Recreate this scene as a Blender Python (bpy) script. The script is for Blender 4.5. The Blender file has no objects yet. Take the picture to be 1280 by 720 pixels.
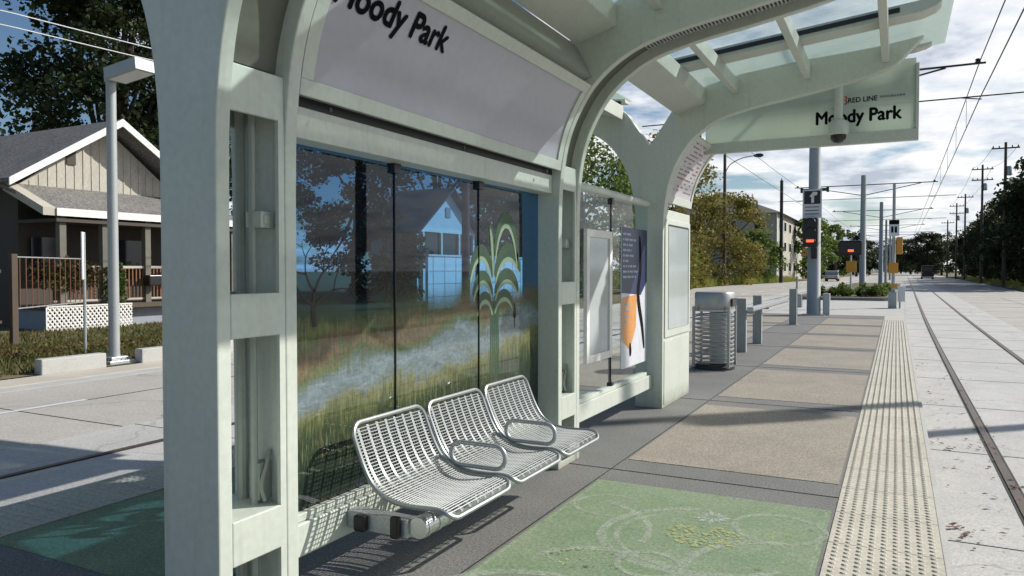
import bpy, bmesh, math, random
from mathutils import Vector, Matrix, Quaternion
random.seed(7)
PI = math.pi
scene = bpy.context.scene
COL = scene.collection

# ------------------------------------------------------------------ materials
def new_mat(name):
    m = bpy.data.materials.new(name); m.use_nodes = True
    nt = m.node_tree; nt.nodes.clear()
    out = nt.nodes.new('ShaderNodeOutputMaterial')
    return m, nt, out

def N(nt, kind, **kw):
    n = nt.nodes.new(kind)
    for k, v in kw.items():
        if k in n.inputs: n.inputs[k].default_value = v
        else: setattr(n, k, v)
    return n

def ramp(nt, src, stops, interp='LINEAR'):
    r = nt.nodes.new('ShaderNodeValToRGB'); r.color_ramp.interpolation = interp
    el = r.color_ramp.elements
    while len(el) < len(stops): el.new(0.5)
    for e, (p, c) in zip(el, stops):
        e.position = p; e.color = (c[0], c[1], c[2], 1) if not isinstance(c, (int, float)) else (c, c, c, 1)
    nt.links.new(src, r.inputs[0]); return r

def math_n(nt, op, a, b=None, c=None, clamp=False):
    n = nt.nodes.new('ShaderNodeMath'); n.operation = op; n.use_clamp = clamp
    for i, v in enumerate((a, b, c)):
        if v is None: continue
        if isinstance(v, (int, float)): n.inputs[i].default_value = v
        else: nt.links.new(v, n.inputs[i])
    return n.outputs[0]

def mixc(nt, f, a, b):
    n = nt.nodes.new('ShaderNodeMix'); n.data_type = 'RGBA'
    for idx, v in ((0, f), (6, a), (7, b)):
        if isinstance(v, (int, float)): n.inputs[idx].default_value = v
        elif isinstance(v, tuple): n.inputs[idx].default_value = (v[0], v[1], v[2], 1)
        else: nt.links.new(v, n.inputs[idx])
    return n.outputs[2]

def mat(name, col, rough=0.6, metal=0.0, n1=3.0, a1=0.12, n2=60.0, a2=0.06, bump=0.0, bscale=80.0,
        col2=None, stain=0.0, spec=0.5, stretch=None, coords='Object', grain=0.0, gscale=45.0, crack=0.0, grime=0.0):
    """Principled with two octaves of albedo variation, optional stains and bump."""
    m, nt, out = new_mat(name)
    b = N(nt, 'ShaderNodeBsdfPrincipled', Roughness=rough, Metallic=metal)
    b.inputs['Specular IOR Level'].default_value = spec
    tc = nt.nodes.new('ShaderNodeTexCoord'); v = tc.outputs[coords]
    if stretch:
        mp = nt.nodes.new('ShaderNodeMapping'); mp.inputs['Scale'].default_value = stretch
        nt.links.new(v, mp.inputs[0]); v = mp.outputs[0]
    c2 = col2 or tuple(x*0.7 for x in col)
    t1 = N(nt, 'ShaderNodeTexNoise', Scale=n1, Detail=6.0, Roughness=0.62); nt.links.new(v, t1.inputs['Vector'])
    t2 = N(nt, 'ShaderNodeTexNoise', Scale=n2, Detail=3.0); nt.links.new(v, t2.inputs['Vector'])
    f1 = ramp(nt, t1.outputs[0], [(0.35, 0.0), (0.68, 1.0)])
    k = math_n(nt, 'MULTIPLY', f1.outputs[0], min(1.0, a1*4 if not col2 else a1))
    c = mixc(nt, k, col, c2)
    f2 = ramp(nt, t2.outputs[0], [(0.3, 1-a2*3), (0.7, 1+a2*2)])
    mul = nt.nodes.new('ShaderNodeMix'); mul.data_type = 'RGBA'; mul.blend_type = 'MULTIPLY'; mul.inputs[0].default_value = 1
    nt.links.new(c, mul.inputs[6]); nt.links.new(f2.outputs[0], mul.inputs[7]); c = mul.outputs[2]
    if stain:
        t3 = N(nt, 'ShaderNodeTexNoise', Scale=n1*0.6, Detail=9.0, Roughness=0.75, Distortion=0.6); nt.links.new(v, t3.inputs['Vector'])
        f3 = ramp(nt, t3.outputs[0], [(0.54, 0.0), (0.66, 1.0)])
        c = mixc(nt, math_n(nt, 'MULTIPLY', f3.outputs[0], stain), c, tuple(x*0.45 for x in col))
    def darken(c, f, k):
        return mixc(nt, f, c, tuple(x*k for x in col))
    if grain:
        tg = N(nt, 'ShaderNodeTexNoise', Scale=gscale, Detail=2.0, Roughness=.8); nt.links.new(v, tg.inputs['Vector'])
        fg = ramp(nt, tg.outputs[0], [(0.36, 1-grain), (0.50, 1.0), (0.64, 1+grain)])
        mg = nt.nodes.new('ShaderNodeMix'); mg.data_type = 'RGBA'; mg.blend_type = 'MULTIPLY'; mg.inputs[0].default_value = 1
        nt.links.new(c, mg.inputs[6]); nt.links.new(fg.outputs[0], mg.inputs[7]); c = mg.outputs[2]
        # scattered gum spots
        vs = N(nt, 'ShaderNodeTexVoronoi', Scale=3.1); nt.links.new(v, vs.inputs['Vector'])
        c = darken(c, ramp(nt, vs.outputs['Distance'], [(.045, .55), (.075, 0.0)]).outputs[0], .45)
    if crack:
        wn = N(nt, 'ShaderNodeTexNoise', Scale=1.7, Detail=5.0); nt.links.new(v, wn.inputs['Vector'])
        wv = nt.nodes.new('ShaderNodeVectorMath'); wv.operation = 'MULTIPLY_ADD'; nt.links.new(wn.outputs['Color'], wv.inputs[0]); wv.inputs[1].default_value = (.8, .8, .8); nt.links.new(v, wv.inputs[2])
        vc = N(nt, 'ShaderNodeTexVoronoi', Scale=.28); vc.feature = 'DISTANCE_TO_EDGE'; nt.links.new(wv.outputs[0], vc.inputs['Vector'])
        c = darken(c, ramp(nt, vc.outputs['Distance'], [(.0025, crack), (.006, 0.0)]).outputs[0], .4)
    if grime:
        mg2 = nt.nodes.new('ShaderNodeMapping'); mg2.inputs['Scale'].default_value = (22, 22, 1.1); nt.links.new(tc.outputs[coords], mg2.inputs[0])
        tz = N(nt, 'ShaderNodeTexNoise', Scale=1.0, Detail=5.0, Roughness=.65); nt.links.new(mg2.outputs[0], tz.inputs['Vector'])
        fz = ramp(nt, tz.outputs[0], [(.54, 0.0), (.72, grime)])
        c = mixc(nt, fz.outputs[0], c, (col[0]*.62, col[1]*.58, col[2]*.50))
        sz = nt.nodes.new('ShaderNodeSeparateXYZ'); nt.links.new(tc.outputs[coords], sz.inputs[0])
        tb_ = N(nt, 'ShaderNodeTexNoise', Scale=9.0, Detail=4.0); nt.links.new(tc.outputs[coords], tb_.inputs['Vector'])
        hb = ramp(nt, math_n(nt, 'ADD', sz.outputs[2], math_n(nt, 'MULTIPLY', tb_.outputs[0], .22)), [(.10, .7), (.30, 0.0)])
        c = mixc(nt, hb.outputs[0], c, (col[0]*.45, col[1]*.42, col[2]*.36))
    nt.links.new(c, b.inputs['Base Color'])
    if bump:
        t4 = N(nt, 'ShaderNodeTexNoise', Scale=bscale, Detail=4.0); nt.links.new(v, t4.inputs['Vector'])
        bp = N(nt, 'ShaderNodeBump', Strength=bump, Distance=0.01); nt.links.new(t4.outputs[0], bp.inputs['Height'])
        nt.links.new(bp.outputs[0], b.inputs['Normal'])
    nt.links.new(b.outputs[0], out.inputs[0])
    return m

def leaf_mat(name, c1, c2, c3):
    m, nt, out = new_mat(name)
    tc = nt.nodes.new('ShaderNodeTexCoord')
    t = N(nt, 'ShaderNodeTexNoise', Scale=0.45, Detail=3.0); nt.links.new(tc.outputs['Object'], t.inputs['Vector'])
    t2 = N(nt, 'ShaderNodeTexNoise', Scale=6.0, Detail=2.0); nt.links.new(tc.outputs['Object'], t2.inputs['Vector'])
    oi = nt.nodes.new('ShaderNodeObjectInfo')
    f = ramp(nt, t.outputs[0], [(0.35, 0.0), (0.65, 1.0)])
    c = mixc(nt, f.outputs[0], c1, c2)
    f2 = ramp(nt, t2.outputs[0], [(0.5, 0.0), (0.7, 0.8)])
    c = mixc(nt, f2.outputs[0], c, c3)
    hs = nt.nodes.new('ShaderNodeHueSaturation')
    nt.links.new(math_n(nt, 'MULTIPLY_ADD', oi.outputs['Random'], 0.5, 0.75), hs.inputs['Value']); nt.links.new(c, hs.inputs['Color'])
    d = N(nt, 'ShaderNodeBsdfPrincipled', Roughness=0.6); d.inputs['Specular IOR Level'].default_value = 0.25
    tr = nt.nodes.new('ShaderNodeBsdfTranslucent')
    nt.links.new(hs.outputs[0], d.inputs['Base Color']); nt.links.new(hs.outputs[0], tr.inputs[0])
    mx = nt.nodes.new('ShaderNodeMixShader'); mx.inputs[0].default_value = 0.42
    nt.links.new(d.outputs[0], mx.inputs[1]); nt.links.new(tr.outputs[0], mx.inputs[2]); nt.links.new(mx.outputs[0], out.inputs[0])
    return m

def emit_mat(name, col, s):
    m, nt, out = new_mat(name)
    e = nt.nodes.new('ShaderNodeEmission'); e.inputs[0].default_value = (*col, 1); e.inputs[1].default_value = s
    nt.links.new(e.outputs[0], out.inputs[0]); return m

def glass_mat(name, tint, haze=0.0, haze_col=(0.7, 0.8, 0.75), rough=0.02, refl=1.0, smear=0.0):
    """Sheet glass: tinted transparency, a little diffuse film, Fresnel reflection."""
    m, nt, out = new_mat(name)
    tr = nt.nodes.new('ShaderNodeBsdfTransparent'); tr.inputs[0].default_value = (*[c**.5 for c in tint], 1)
    sh = tr.outputs[0]
    if haze > 0:
        d = nt.nodes.new('ShaderNodeBsdfDiffuse'); d.inputs[0].default_value = (*haze_col, 1)
        t = nt.nodes.new('ShaderNodeBsdfTranslucent'); t.inputs[0].default_value = (*haze_col, 1)
        ad = nt.nodes.new('ShaderNodeMixShader'); ad.inputs[0].default_value = 0.6
        nt.links.new(d.outputs[0], ad.inputs[1]); nt.links.new(t.outputs[0], ad.inputs[2])
        mx = nt.nodes.new('ShaderNodeMixShader'); mx.inputs[0].default_value = haze
        if smear:
            tc = nt.nodes.new('ShaderNodeTexCoord')
            tn = N(nt, 'ShaderNodeTexNoise', Scale=2.2, Detail=6.0, Distortion=0.7); nt.links.new(tc.outputs['Object'], tn.inputs['Vector'])
            rr = ramp(nt, tn.outputs[0], [(0.35, max(0, haze-smear)), (0.7, min(1, haze+smear))])
            nt.links.new(rr.outputs[0], mx.inputs[0])
        nt.links.new(sh, mx.inputs[1]); nt.links.new(ad.outputs[0], mx.inputs[2]); sh = mx.outputs[0]
    g = nt.nodes.new('ShaderNodeBsdfGlossy'); g.inputs['Roughness'].default_value = rough
    fr = nt.nodes.new('ShaderNodeFresnel'); fr.inputs[0].default_value = 1.5
    ge = nt.nodes.new('ShaderNodeNewGeometry'); ff = math_n(nt, 'MULTIPLY', math_n(nt, 'SUBTRACT', 1.0, ge.outputs['Backfacing']), refl)
    mg = nt.nodes.new('ShaderNodeMixShader'); nt.links.new(math_n(nt, 'MULTIPLY', fr.outputs[0], ff), mg.inputs[0])
    nt.links.new(sh, mg.inputs[1]); nt.links.new(g.outputs[0], mg.inputs[2]); nt.links.new(mg.outputs[0], out.inputs[0])
    return m

def mural_mat(name):
    """Printed glass: a landscape print that fades upward into dark blue tinted clear glass."""
    m, nt, out = new_mat(name)
    tc = nt.nodes.new('ShaderNodeTexCoord'); sp = nt.nodes.new('ShaderNodeSeparateXYZ'); nt.links.new(tc.outputs['Object'], sp.inputs[0])
    y, z = sp.outputs[1], sp.outputs[2]
    def noise(scale, stretch=(1, 1, 1), detail=4.0, dist=0.0):
        mp = nt.nodes.new('ShaderNodeMapping'); mp.inputs['Scale'].default_value = stretch
        nt.links.new(tc.outputs['Object'], mp.inputs[0])
        t = N(nt, 'ShaderNodeTexNoise', Scale=scale, Detail=detail, Distortion=dist); nt.links.new(mp.outputs[0], t.inputs['Vector']); return t.outputs[0]
    n1 = noise(1.5, (1, 1, 1.7), 7.0, 0.9)
    zz = math_n(nt, 'ADD', z, math_n(nt, 'MULTIPLY', math_n(nt, 'SUBTRACT', n1, 0.5), 0.42))
    zz = math_n(nt, 'SUBTRACT', zz, math_n(nt, 'MULTIPLY', math_n(nt, 'SUBTRACT', y, 3.3), 0.085))
    grass = noise(1.0, (1, 70, 7), 3.0, 0.6)
    zz2 = math_n(nt, 'ADD', zz, math_n(nt, 'MULTIPLY', math_n(nt, 'SUBTRACT', grass, 0.5), 0.15))
    t = math_n(nt, 'DIVIDE', math_n(nt, 'SUBTRACT', zz2, 0.4), 1.4, clamp=True)
    st = [(0.0, (.008, .016, .012)), (0.18, (.014, .03, .018)), (0.28, (.03, .048, .022)), (0.345, (.095, .11, .04)), (0.37, (.13, .14, .06)), (0.40, (.125, .165, .17)), (0.46, (.15, .195, .225)), (0.49, (.10, .14, .13)),
          (0.52, (.085, .11, .04)), (0.56, (.15, .095, .06)), (0.59, (.125, .095, .05)), (0.62, (.09, .115, .04)), (0.68, (.04, .065, .025)), (0.73, (.018, .038, .018)), (0.82, (.028, .014, .018)), (1.0, (.01, .012, .03))]
    c = ramp(nt, t, st).outputs[0]
    # painterly streaks and grass strokes
    fine = noise(1.0, (1, 16, 34), 5.0, 1.2)
    fr = ramp(nt, fine, [(0.3, 0.65), (0.7, 1.35)])
    mul = nt.nodes.new('ShaderNodeMix'); mul.data_type = 'RGBA'; mul.blend_type = 'MULTIPLY'; mul.inputs[0].default_value = 0.8
    nt.links.new(c, mul.inputs[6]); nt.links.new(fr.outputs[0], mul.inputs[7]); c = mul.outputs[2]
    # pale glints on the stream
    gl = noise(1.0, (1, 7, 40), 3.0, 0.8)
    gf = math_n(nt, 'MULTIPLY', ramp(nt, gl, [(0.64, 0.0), (0.76, 0.4)]).outputs[0], ramp(nt, t, [(0.37, 0.0), (0.42, 1.0), (0.48, 1.0), (0.52, 0.0)]).outputs[0])
    c = mixc(nt, gf, c, (.42, .46, .47))
    # upright grass blades, light and dark, over the meadow bands
    bl = noise(1.0, (1, 120, 9), 2.0, .8)
    meadow = ramp(nt, t, [(.12, 0.0), (.2, 1.0), (.36, 1.0), (.40, .15), (.50, .15), (.54, .6), (.66, .9), (.74, 0.0)]).outputs[0]
    c = mixc(nt, math_n(nt, 'MULTIPLY', ramp(nt, bl, [(.54, 0.0), (.66, .5)]).outputs[0], meadow), c, (.24, .235, .10))
    c = mixc(nt, math_n(nt, 'MULTIPLY', ramp(nt, bl, [(.34, .6), (.46, 0.0)]).outputs[0], meadow), c, (.03, .05, .022))
    # blue flowers low down, ochre brush in the middle
    vo = N(nt, 'ShaderNodeTexVoronoi', Scale=7.0); nt.links.new(tc.outputs['Object'], vo.inputs['Vector'])
    bf = math_n(nt, 'MULTIPLY', ramp(nt, vo.outputs['Distance'], [(0.16, 1.0), (0.30, 0.0)]).outputs[0], ramp(nt, z, [(0.42, 0.8), (0.85, 0.0)]).outputs[0])
    c = mixc(nt, bf, c, (.02, .03, .10))
    oc = noise(2.4, (1, 1, 1), 4.0, 0.5)
    of = math_n(nt, 'MULTIPLY', ramp(nt, oc, [(0.55, 0.0), (0.66, 0.75)]).outputs[0], ramp(nt, z, [(1.1, 0.0), (1.25, 1.0), (1.5, 1.0), (1.6, 0.0)]).outputs[0])
    c = mixc(nt, of, c, (.15, .11, .035))
    pr = nt.nodes.new('ShaderNodeBsdfPrincipled'); pr.inputs['Roughness'].default_value = 0.5; pr.inputs['Specular IOR Level'].default_value = 0.2
    nt.links.new(c, pr.inputs['Base Color'])
    tr = nt.nodes.new('ShaderNodeBsdfTransparent')
    tint = ramp(nt, z, [(0.0, (.44, .70, .78)), (1.0, (.40, .64, .84))])
    nt.links.new(tint.outputs[0], tr.inputs[0])
    op = nt.nodes.new('ShaderNodeMapRange'); op.interpolation_type = 'SMOOTHSTEP'
    nt.links.new(math_n(nt, 'ADD', z, math_n(nt, 'MULTIPLY', math_n(nt, 'SUBTRACT', n1, 0.5), 0.5)), op.inputs[0])
    op.inputs[1].default_value = 1.20; op.inputs[2].default_value = 1.52; op.inputs[3].default_value = 0.98; op.inputs[4].default_value = 0.10
    mx = nt.nodes.new('ShaderNodeMixShader'); nt.links.new(op.outputs[0], mx.inputs[0])
    nt.links.new(tr.outputs[0], mx.inputs[1]); nt.links.new(pr.outputs[0], mx.inputs[2])
    g = nt.nodes.new('ShaderNodeBsdfGlossy'); g.inputs['Roughness'].default_value = 0.015
    fn = nt.nodes.new('ShaderNodeFresnel'); fn.inputs[0].default_value = 1.45
    ge = nt.nodes.new('ShaderNodeNewGeometry'); ff = math_n(nt, 'SUBTRACT', 1.0, ge.outputs['Backfacing'])
    mg = nt.nodes.new('ShaderNodeMixShader'); nt.links.new(math_n(nt, 'MULTIPLY', fn.outputs[0], ff), mg.inputs[0])
    nt.links.new(mx.outputs[0], mg.inputs[1]); nt.links.new(g.outputs[0], mg.inputs[2]); nt.links.new(mg.outputs[0], out.inputs[0])
    return m

M = {}
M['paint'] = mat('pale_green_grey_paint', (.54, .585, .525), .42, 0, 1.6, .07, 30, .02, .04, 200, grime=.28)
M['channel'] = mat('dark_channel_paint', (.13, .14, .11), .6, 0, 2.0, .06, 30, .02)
M['paint_dark'] = mat('grey_green_paint', (.34, .38, .34), .5, 0, 2.0, .06, 30, .02)
M['inside'] = mat('grey_inside_paint', (.30, .33, .29), .6, 0, 2.0, .06, 30, .02)
M['galv'] = mat('galvanised_steel', (.50, .53, .55), .42, .55, 6, .10, 60, .05)
M['pole_grey'] = mat('grey_pole_paint', (.36, .385, .395), .45, .2, 4, .05, 40, .02)
M['stain'] = mat('stainless_steel', (.62, .64, .65), .30, .85, 8, .05, 90, .03)
M['post'] = mat('grey_green_post', (.33, .35, .335), .55, 0, 4, .1, 40, .03)
M['bin'] = mat('brushed_bin_steel', (.40, .41, .405), .38, .6, 6, .12, 60, .05)
M['seat'] = mat('silver_powder_coat', (.34, .36, .36), .34, .65, 8, .05, 90, .03)
M['dark_metal'] = mat('dark_metal', (.03, .032, .035), .5, .3, 8, .05, 90, .03)
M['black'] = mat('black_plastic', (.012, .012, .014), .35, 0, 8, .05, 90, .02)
M['white_board'] = mat('grey_white_sign_face', (.40, .40, .46), .25, 0, 1.2, .05, 20, .01)
M['lite_panel'] = mat('pale_sign_sheet', (.52, .50, .53), .35, 0, 1.2, .05, 20, .01)
M['case_face'] = mat('poster_case_face', (.42, .47, .48), .08, 0, 1.5, .10, 20, .01)
M['ink'] = mat('black_lettering', (.006, .006, .008), .85, 0, 5, .02, 30, .01, spec=.08)
M['ink_grey'] = mat('grey_lettering', (.16, .17, .17), .5, 0, 5, .02, 30, .01)
M['red'] = mat('red_mark', (.42, .03, .03), .5, 0, 5, .02, 30, .01)
M['sign_white'] = mat('white_sign_sheet', (.66, .68, .70), .5, 0, 5, .04, 30, .02)
M['conc_deck'] = mat('dark_grey_paving', (.175, .175, .168), .8, 0, 1.7, .14, 120, .10, .45, 200, stain=.22, grain=.32, gscale=60)
M['conc_tan'] = mat('tan_exposed_paving', (.315, .285, .235), .82, 0, 1.4, .14, 120, .10, .5, 200, stain=.22, grain=.30, gscale=55)
M['tactile'] = mat('cream_tactile', (.51, .48, .40), .7, 0, 1.8, .12, 40, .06, 0, 0, stain=.28)
M['coping'] = mat('pale_coping', (.46, .46, .44), .75, 0, 2, .1, 60, .05, .2, 150, stain=.2)
M['track_conc'] = mat('pale_track_concrete', (.49, .485, .465), .8, 0, 1.1, .14, 60, .08, .25, 160, stain=.14, crack=.5)
M['road'] = mat('concrete_road', (.44, .42, .38), .82, 0, .6, .14, 40, .08, .25, 160, stain=.25, crack=.7)
M['walk'] = mat('sidewalk_concrete', (.48, .445, .38), .85, 0, .9, .10, 90, .05, .2, 150, stain=.2)
M['rail'] = mat('worn_rail_steel', (.15, .115, .09), .42, .6, 4, .2, 60, .05)
M['groove'] = mat('black_rail_boot', (.02, .02, .02), .8, 0, 4, .1, 60, .05)
M['earth'] = mat('dry_grass_earth', (.14, .12, .06), .95, 0, .25, .22, 5, .12, .5, 12, col2=(.07, .09, .03))
M['grass_dry'] = leaf_mat('dry_grass', (.17, .135, .05), (.10, .125, .035), (.24, .19, .09))
M['grass_green'] = leaf_mat('verge_grass', (.17, .22, .05), (.30, .27, .08), (.10, .16, .04))
M['leaf_dark'] = leaf_mat('dark_oak_leaf', (.022, .036, .014), (.036, .055, .02), (.06, .075, .028))
M['leaf_mid'] = leaf_mat('green_leaf', (.065, .125, .026), (.11, .16, .034), (.18, .18, .045))
M['leaf_autumn'] = leaf_mat('autumn_leaf', (.20, .175, .035), (.14, .15, .035), (.27, .17, .045))
M['leaf_vine'] = leaf_mat('vine_leaf', (.06, .12, .025), (.09, .15, .03), (.05, .07, .02))
M['leaf_brownvine'] = leaf_mat('brown_vine_leaf', (.10, .085, .03), (.07, .08, .025), (.14, .09, .04))
M['bark'] = mat('bark', (.07, .055, .042), .95, 0, 3, .2, 30, .1, .6, 25)
M['wood_pole'] = mat('weathered_wood', (.11, .085, .065), .9, 0, 3, .15, 40, .08, .4, 30, stretch=(8, 8, .6))
M['wood_maroon'] = mat('reddish_wood', (.16, .05, .055), .85, 0, 3, .15, 40, .08, .4, 30, stretch=(8, 8, .6))
M['shingle'] = mat('grey_shingle', (.20, .195, .185), .95, 0, 1.6, .14, 14, .20, .5, 30, stain=.35)
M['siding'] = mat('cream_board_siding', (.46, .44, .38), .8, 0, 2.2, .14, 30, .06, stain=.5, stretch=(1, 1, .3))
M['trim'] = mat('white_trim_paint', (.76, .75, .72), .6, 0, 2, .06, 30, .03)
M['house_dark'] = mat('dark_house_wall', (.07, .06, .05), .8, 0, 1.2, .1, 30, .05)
M['wall_white'] = mat('white_block_wall', (.80, .82, .82), .8, 0, 1.2, .08, 30, .04, stain=.2)
M['dark_roof'] = mat('dark_roof_felt', (.055, .06, .075), .9, 0, 1.6, .14, 14, .2)
M['house_white'] = mat('white_house_wall', (.64, .68, .70), .8, 0, 1.2, .08, 30, .04)
M['porch_post_shade'] = mat('shade_darkened_post', (.16, .15, .125), .8, 0, 3, .2, 40, .05)  # post colour darkened to stand in for the porch's shade
M['brown'] = mat('brown_baluster', (.22, .10, .05), .8, 0, 3, .1, 40, .05)
M['foundation'] = mat('grey_blue_base', (.30, .33, .38), .85, 0, 2, .1, 40, .05)
M['window'] = mat('dark_window_pane', (.02, .024, .03), .08, 0, 2, .1, 40, .05)
M['apt'] = mat('beige_apartment_wall', (.44, .42, .36), .85, 0, .4, .06, 20, .03)
M['yellow'] = mat('yellow_sign', (.55, .27, .025), .5, 0, 4, .06, 40, .03)
M['red_lens'] = emit_mat('lit_red_lens', (1.0, .08, .03), 3.0)
M['car_dark'] = mat('dark_car_paint', (.02, .026, .04), .22, .3, 4, .03, 40, .01)
M['car_pale'] = mat('silver_car_paint', (.40, .41, .42), .25, .4, 4, .03, 40, .01)
M['tyre'] = mat('tyre_rubber', (.02, .02, .02), .9, 0, 4, .1, 40, .05)
M['navy'] = mat('poster_navy', (.02, .035, .10), .35, 0, 6, .25, 40, .05, col2=(.04, .02, .06))
M['orange'] = mat('poster_orange', (.62, .27, .07), .35, 0, 6, .25, 40, .05, col2=(.75, .45, .2))
M['poster_white'] = mat('poster_white', (.66, .68, .74), .35, 0, 6, .1, 40, .03)
M['poster_blue'] = mat('poster_pale_blue', (.24, .33, .48), .35, 0, 6, .3, 40, .05, col2=(.5, .5, .55))
M['palm_leaf'] = mat('etched_palm_green', (.035, .085, .04), .5, 0, 6, .2, 40, .05)
M['palm_pale'] = mat('etched_palm_pale', (.28, .37, .24), .5, 0, 6, .1, 40, .05)
M['tree_print'] = mat('printed_dark_branches', (.018, .016, .012), .6, 0, 6, .1, 40, .05)
M['canopy'] = glass_mat('canopy_glass', (.70, .80, .82), .14, (.68, .76, .76), .05, .8, .08)
M['canopy_frit'] = glass_mat('fritted_canopy_glass', (.52, .60, .57), .66, (.74, .83, .78), .2, .6, .1)
M['clear'] = glass_mat('clear_wall_glass', (.82, .89, .88), .012, (.7, .8, .78), .02, 1.0, .0)
M['sign_glass'] = glass_mat('pale_sign_glass', (.50, .58, .52), .78, (.50, .56, .49), .15, .7, .05)
M['mural'] = mural_mat('printed_mural_glass')
M['dry_leaf'] = mat('fallen_leaf', (.16, .085, .04), .9, 0, 3, .3, 40, .1)
M['cable'] = mat('cable', (.05, .05, .055), .6, .3, 4, .05, 40, .02)
M['cable_pale'] = mat('pale_cable', (.42, .44, .46), .5, .3, 4, .05, 40, .02)
def worn_mat(name, col, cover=.5):
    m = mat(name, col, .9, 0, 6, .2, 90, .12); nt = m.node_tree; out = [n for n in nt.nodes if n.type == 'OUTPUT_MATERIAL'][0]; b = [n for n in nt.nodes if n.type == 'BSDF_PRINCIPLED'][0]
    tc = nt.nodes.new('ShaderNodeTexCoord'); t = N(nt, 'ShaderNodeTexNoise', Scale=38.0, Detail=5.0, Roughness=.7); nt.links.new(tc.outputs['Object'], t.inputs['Vector'])
    r = ramp(nt, t.outputs[0], [(cover-.14, 0.0), (cover+.14, .8)]); tr = nt.nodes.new('ShaderNodeBsdfTransparent'); mx = nt.nodes.new('ShaderNodeMixShader')
    nt.links.new(r.outputs[0], mx.inputs[0]); nt.links.new(tr.outputs[0], mx.inputs[1]); nt.links.new(b.outputs[0], mx.inputs[2]); nt.links.new(mx.outputs[0], out.inputs[0]); return m
M['chalk'] = worn_mat('pale_green_paint_line', (.36, .42, .32), .36)
M['chalk_yellow'] = worn_mat('yellow_paint_dab', (.42, .46, .22), .36)
M['chalk_white'] = worn_mat('white_paint_petal', (.50, .55, .50), .42)
M['chalk_dark'] = worn_mat('dark_green_paint_dab', (.13, .19, .11), .48)
M['green_deck'] = mat('green_painted_paving', (.165, .235, .135), .85, 0, 2.2, .6, 120, .10, .3, 200, col2=(.25, .305, .205), grain=.18, gscale=50)
M['planter_curb'] = mat('dark_curb', (.22, .22, .22), .8, 0, 2, .1, 60, .05)
M['screen'] = mat('dark_window_band', (.03, .035, .045), .12, 0, 2, .1, 40, .05)

# ------------------------------------------------------------------ mesh helpers
class MB:
    def __init__(s): s.bm = bmesh.new()
    def box(s, x0, x1, y0, y1, z0, z1, T=None):
        c = [(x0, y0, z0), (x1, y0, z0), (x1, y1, z0), (x0, y1, z0), (x0, y0, z1), (x1, y0, z1), (x1, y1, z1), (x0, y1, z1)]
        v = [s.bm.verts.new(T @ Vector(p) if T else p) for p in c]
        for f in ((3, 2, 1, 0), (4, 5, 6, 7), (0, 1, 5, 4), (1, 2, 6, 5), (2, 3, 7, 6), (3, 0, 4, 7)): s.bm.faces.new([v[i] for i in f])
        return s
    def prism(s, pts, axis, a, b):
        """polygon in the plane normal to axis, extruded from a to b. pts are the two other coords in xyz order"""
        def mk(p, t): return {'x': (t, p[0], p[1]), 'y': (p[0], t, p[1]), 'z': (p[0], p[1], t)}[axis]
        A = [s.bm.verts.new(mk(p, a)) for p in pts]; B = [s.bm.verts.new(mk(p, b)) for p in pts]
        n = len(pts)
        s.bm.faces.new(A); s.bm.faces.new(B[::-1])
        for i in range(n): s.bm.faces.new((A[i], B[i], B[(i+1) % n], A[(i+1) % n]))
        return s
    def tube(s, path, r, seg=10, closed=False, cap=True):
        P = [Vector(p) for p in path]; n = len(P)
        rr = r if isinstance(r, (list, tuple)) else [r]*n
        rings = []; up = None
        for i in range(n):
            if closed: t = P[(i+1) % n]-P[i-1]
            else: t = P[min(i+1, n-1)]-P[max(i-1, 0)]
            if t.length < 1e-9: t = Vector((0, 0, 1))
            t.normalize()
            if up is None:
                up = Vector((0, 0, 1)) if abs(t.z) < .9 else Vector((1, 0, 0))
            a = up-t*up.dot(t)
            if a.length < 1e-6: a = t.orthogonal()
            a.normalize(); b = t.cross(a); up = a
            rings.append([s.bm.verts.new(P[i]+(a*math.cos(2*PI*k/seg)+b*math.sin(2*PI*k/seg))*rr[i]) for k in range(seg)])
        m = n if closed else n-1
        for i in range(m):
            R0, R1 = rings[i], rings[(i+1) % n]
            for k in range(seg): s.bm.faces.new((R0[k], R0[(k+1) % seg], R1[(k+1) % seg], R1[k]))
        if cap and not closed:
            s.bm.faces.new(rings[0][::-1]); s.bm.faces.new(rings[-1])
        return s
    def lathe(s, cx, cy, prof, seg=20, axis='z'):
        rings = []
        for r, h in prof:
            rg = []
            for k in range(seg):
                a = 2*PI*k/seg; c, d = math.cos(a)*r, math.sin(a)*r
                rg.append(s.bm.verts.new((cx+c, cy+d, h) if axis == 'z' else (cx+c, h, cy+d) if axis == 'y' else (h, cx+c, cy+d)))
            rings.append(rg)
        for i in range(len(rings)-1):
            for k in range(seg): s.bm.faces.new((rings[i][k], rings[i][(k+1) % seg], rings[i+1][(k+1) % seg], rings[i+1][k]))
        s.bm.faces.new(rings[0][::-1]); s.bm.faces.new(rings[-1])
        return s
    def face(s, pts): s.bm.faces.new([s.bm.verts.new(p) for p in pts]); return s
    def strip(s, path, w, nrm, h=0.0):
        """flat ribbon of width w along a path, lying in the plane with normal nrm"""
        P = [Vector(p) for p in path]; nrm = Vector(nrm); L = []; R = []
        for i, p in enumerate(P):
            t = (P[min(i+1, len(P)-1)]-P[max(i-1, 0)]).normalized(); sd = t.cross(nrm).normalized()
            ww = w[i] if isinstance(w, (list, tuple)) else w
            L.append(s.bm.verts.new(p+sd*ww/2)); R.append(s.bm.verts.new(p-sd*ww/2))
        for i in range(len(P)-1): s.bm.faces.new((L[i], R[i], R[i+1], L[i+1]))
        return s

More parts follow.
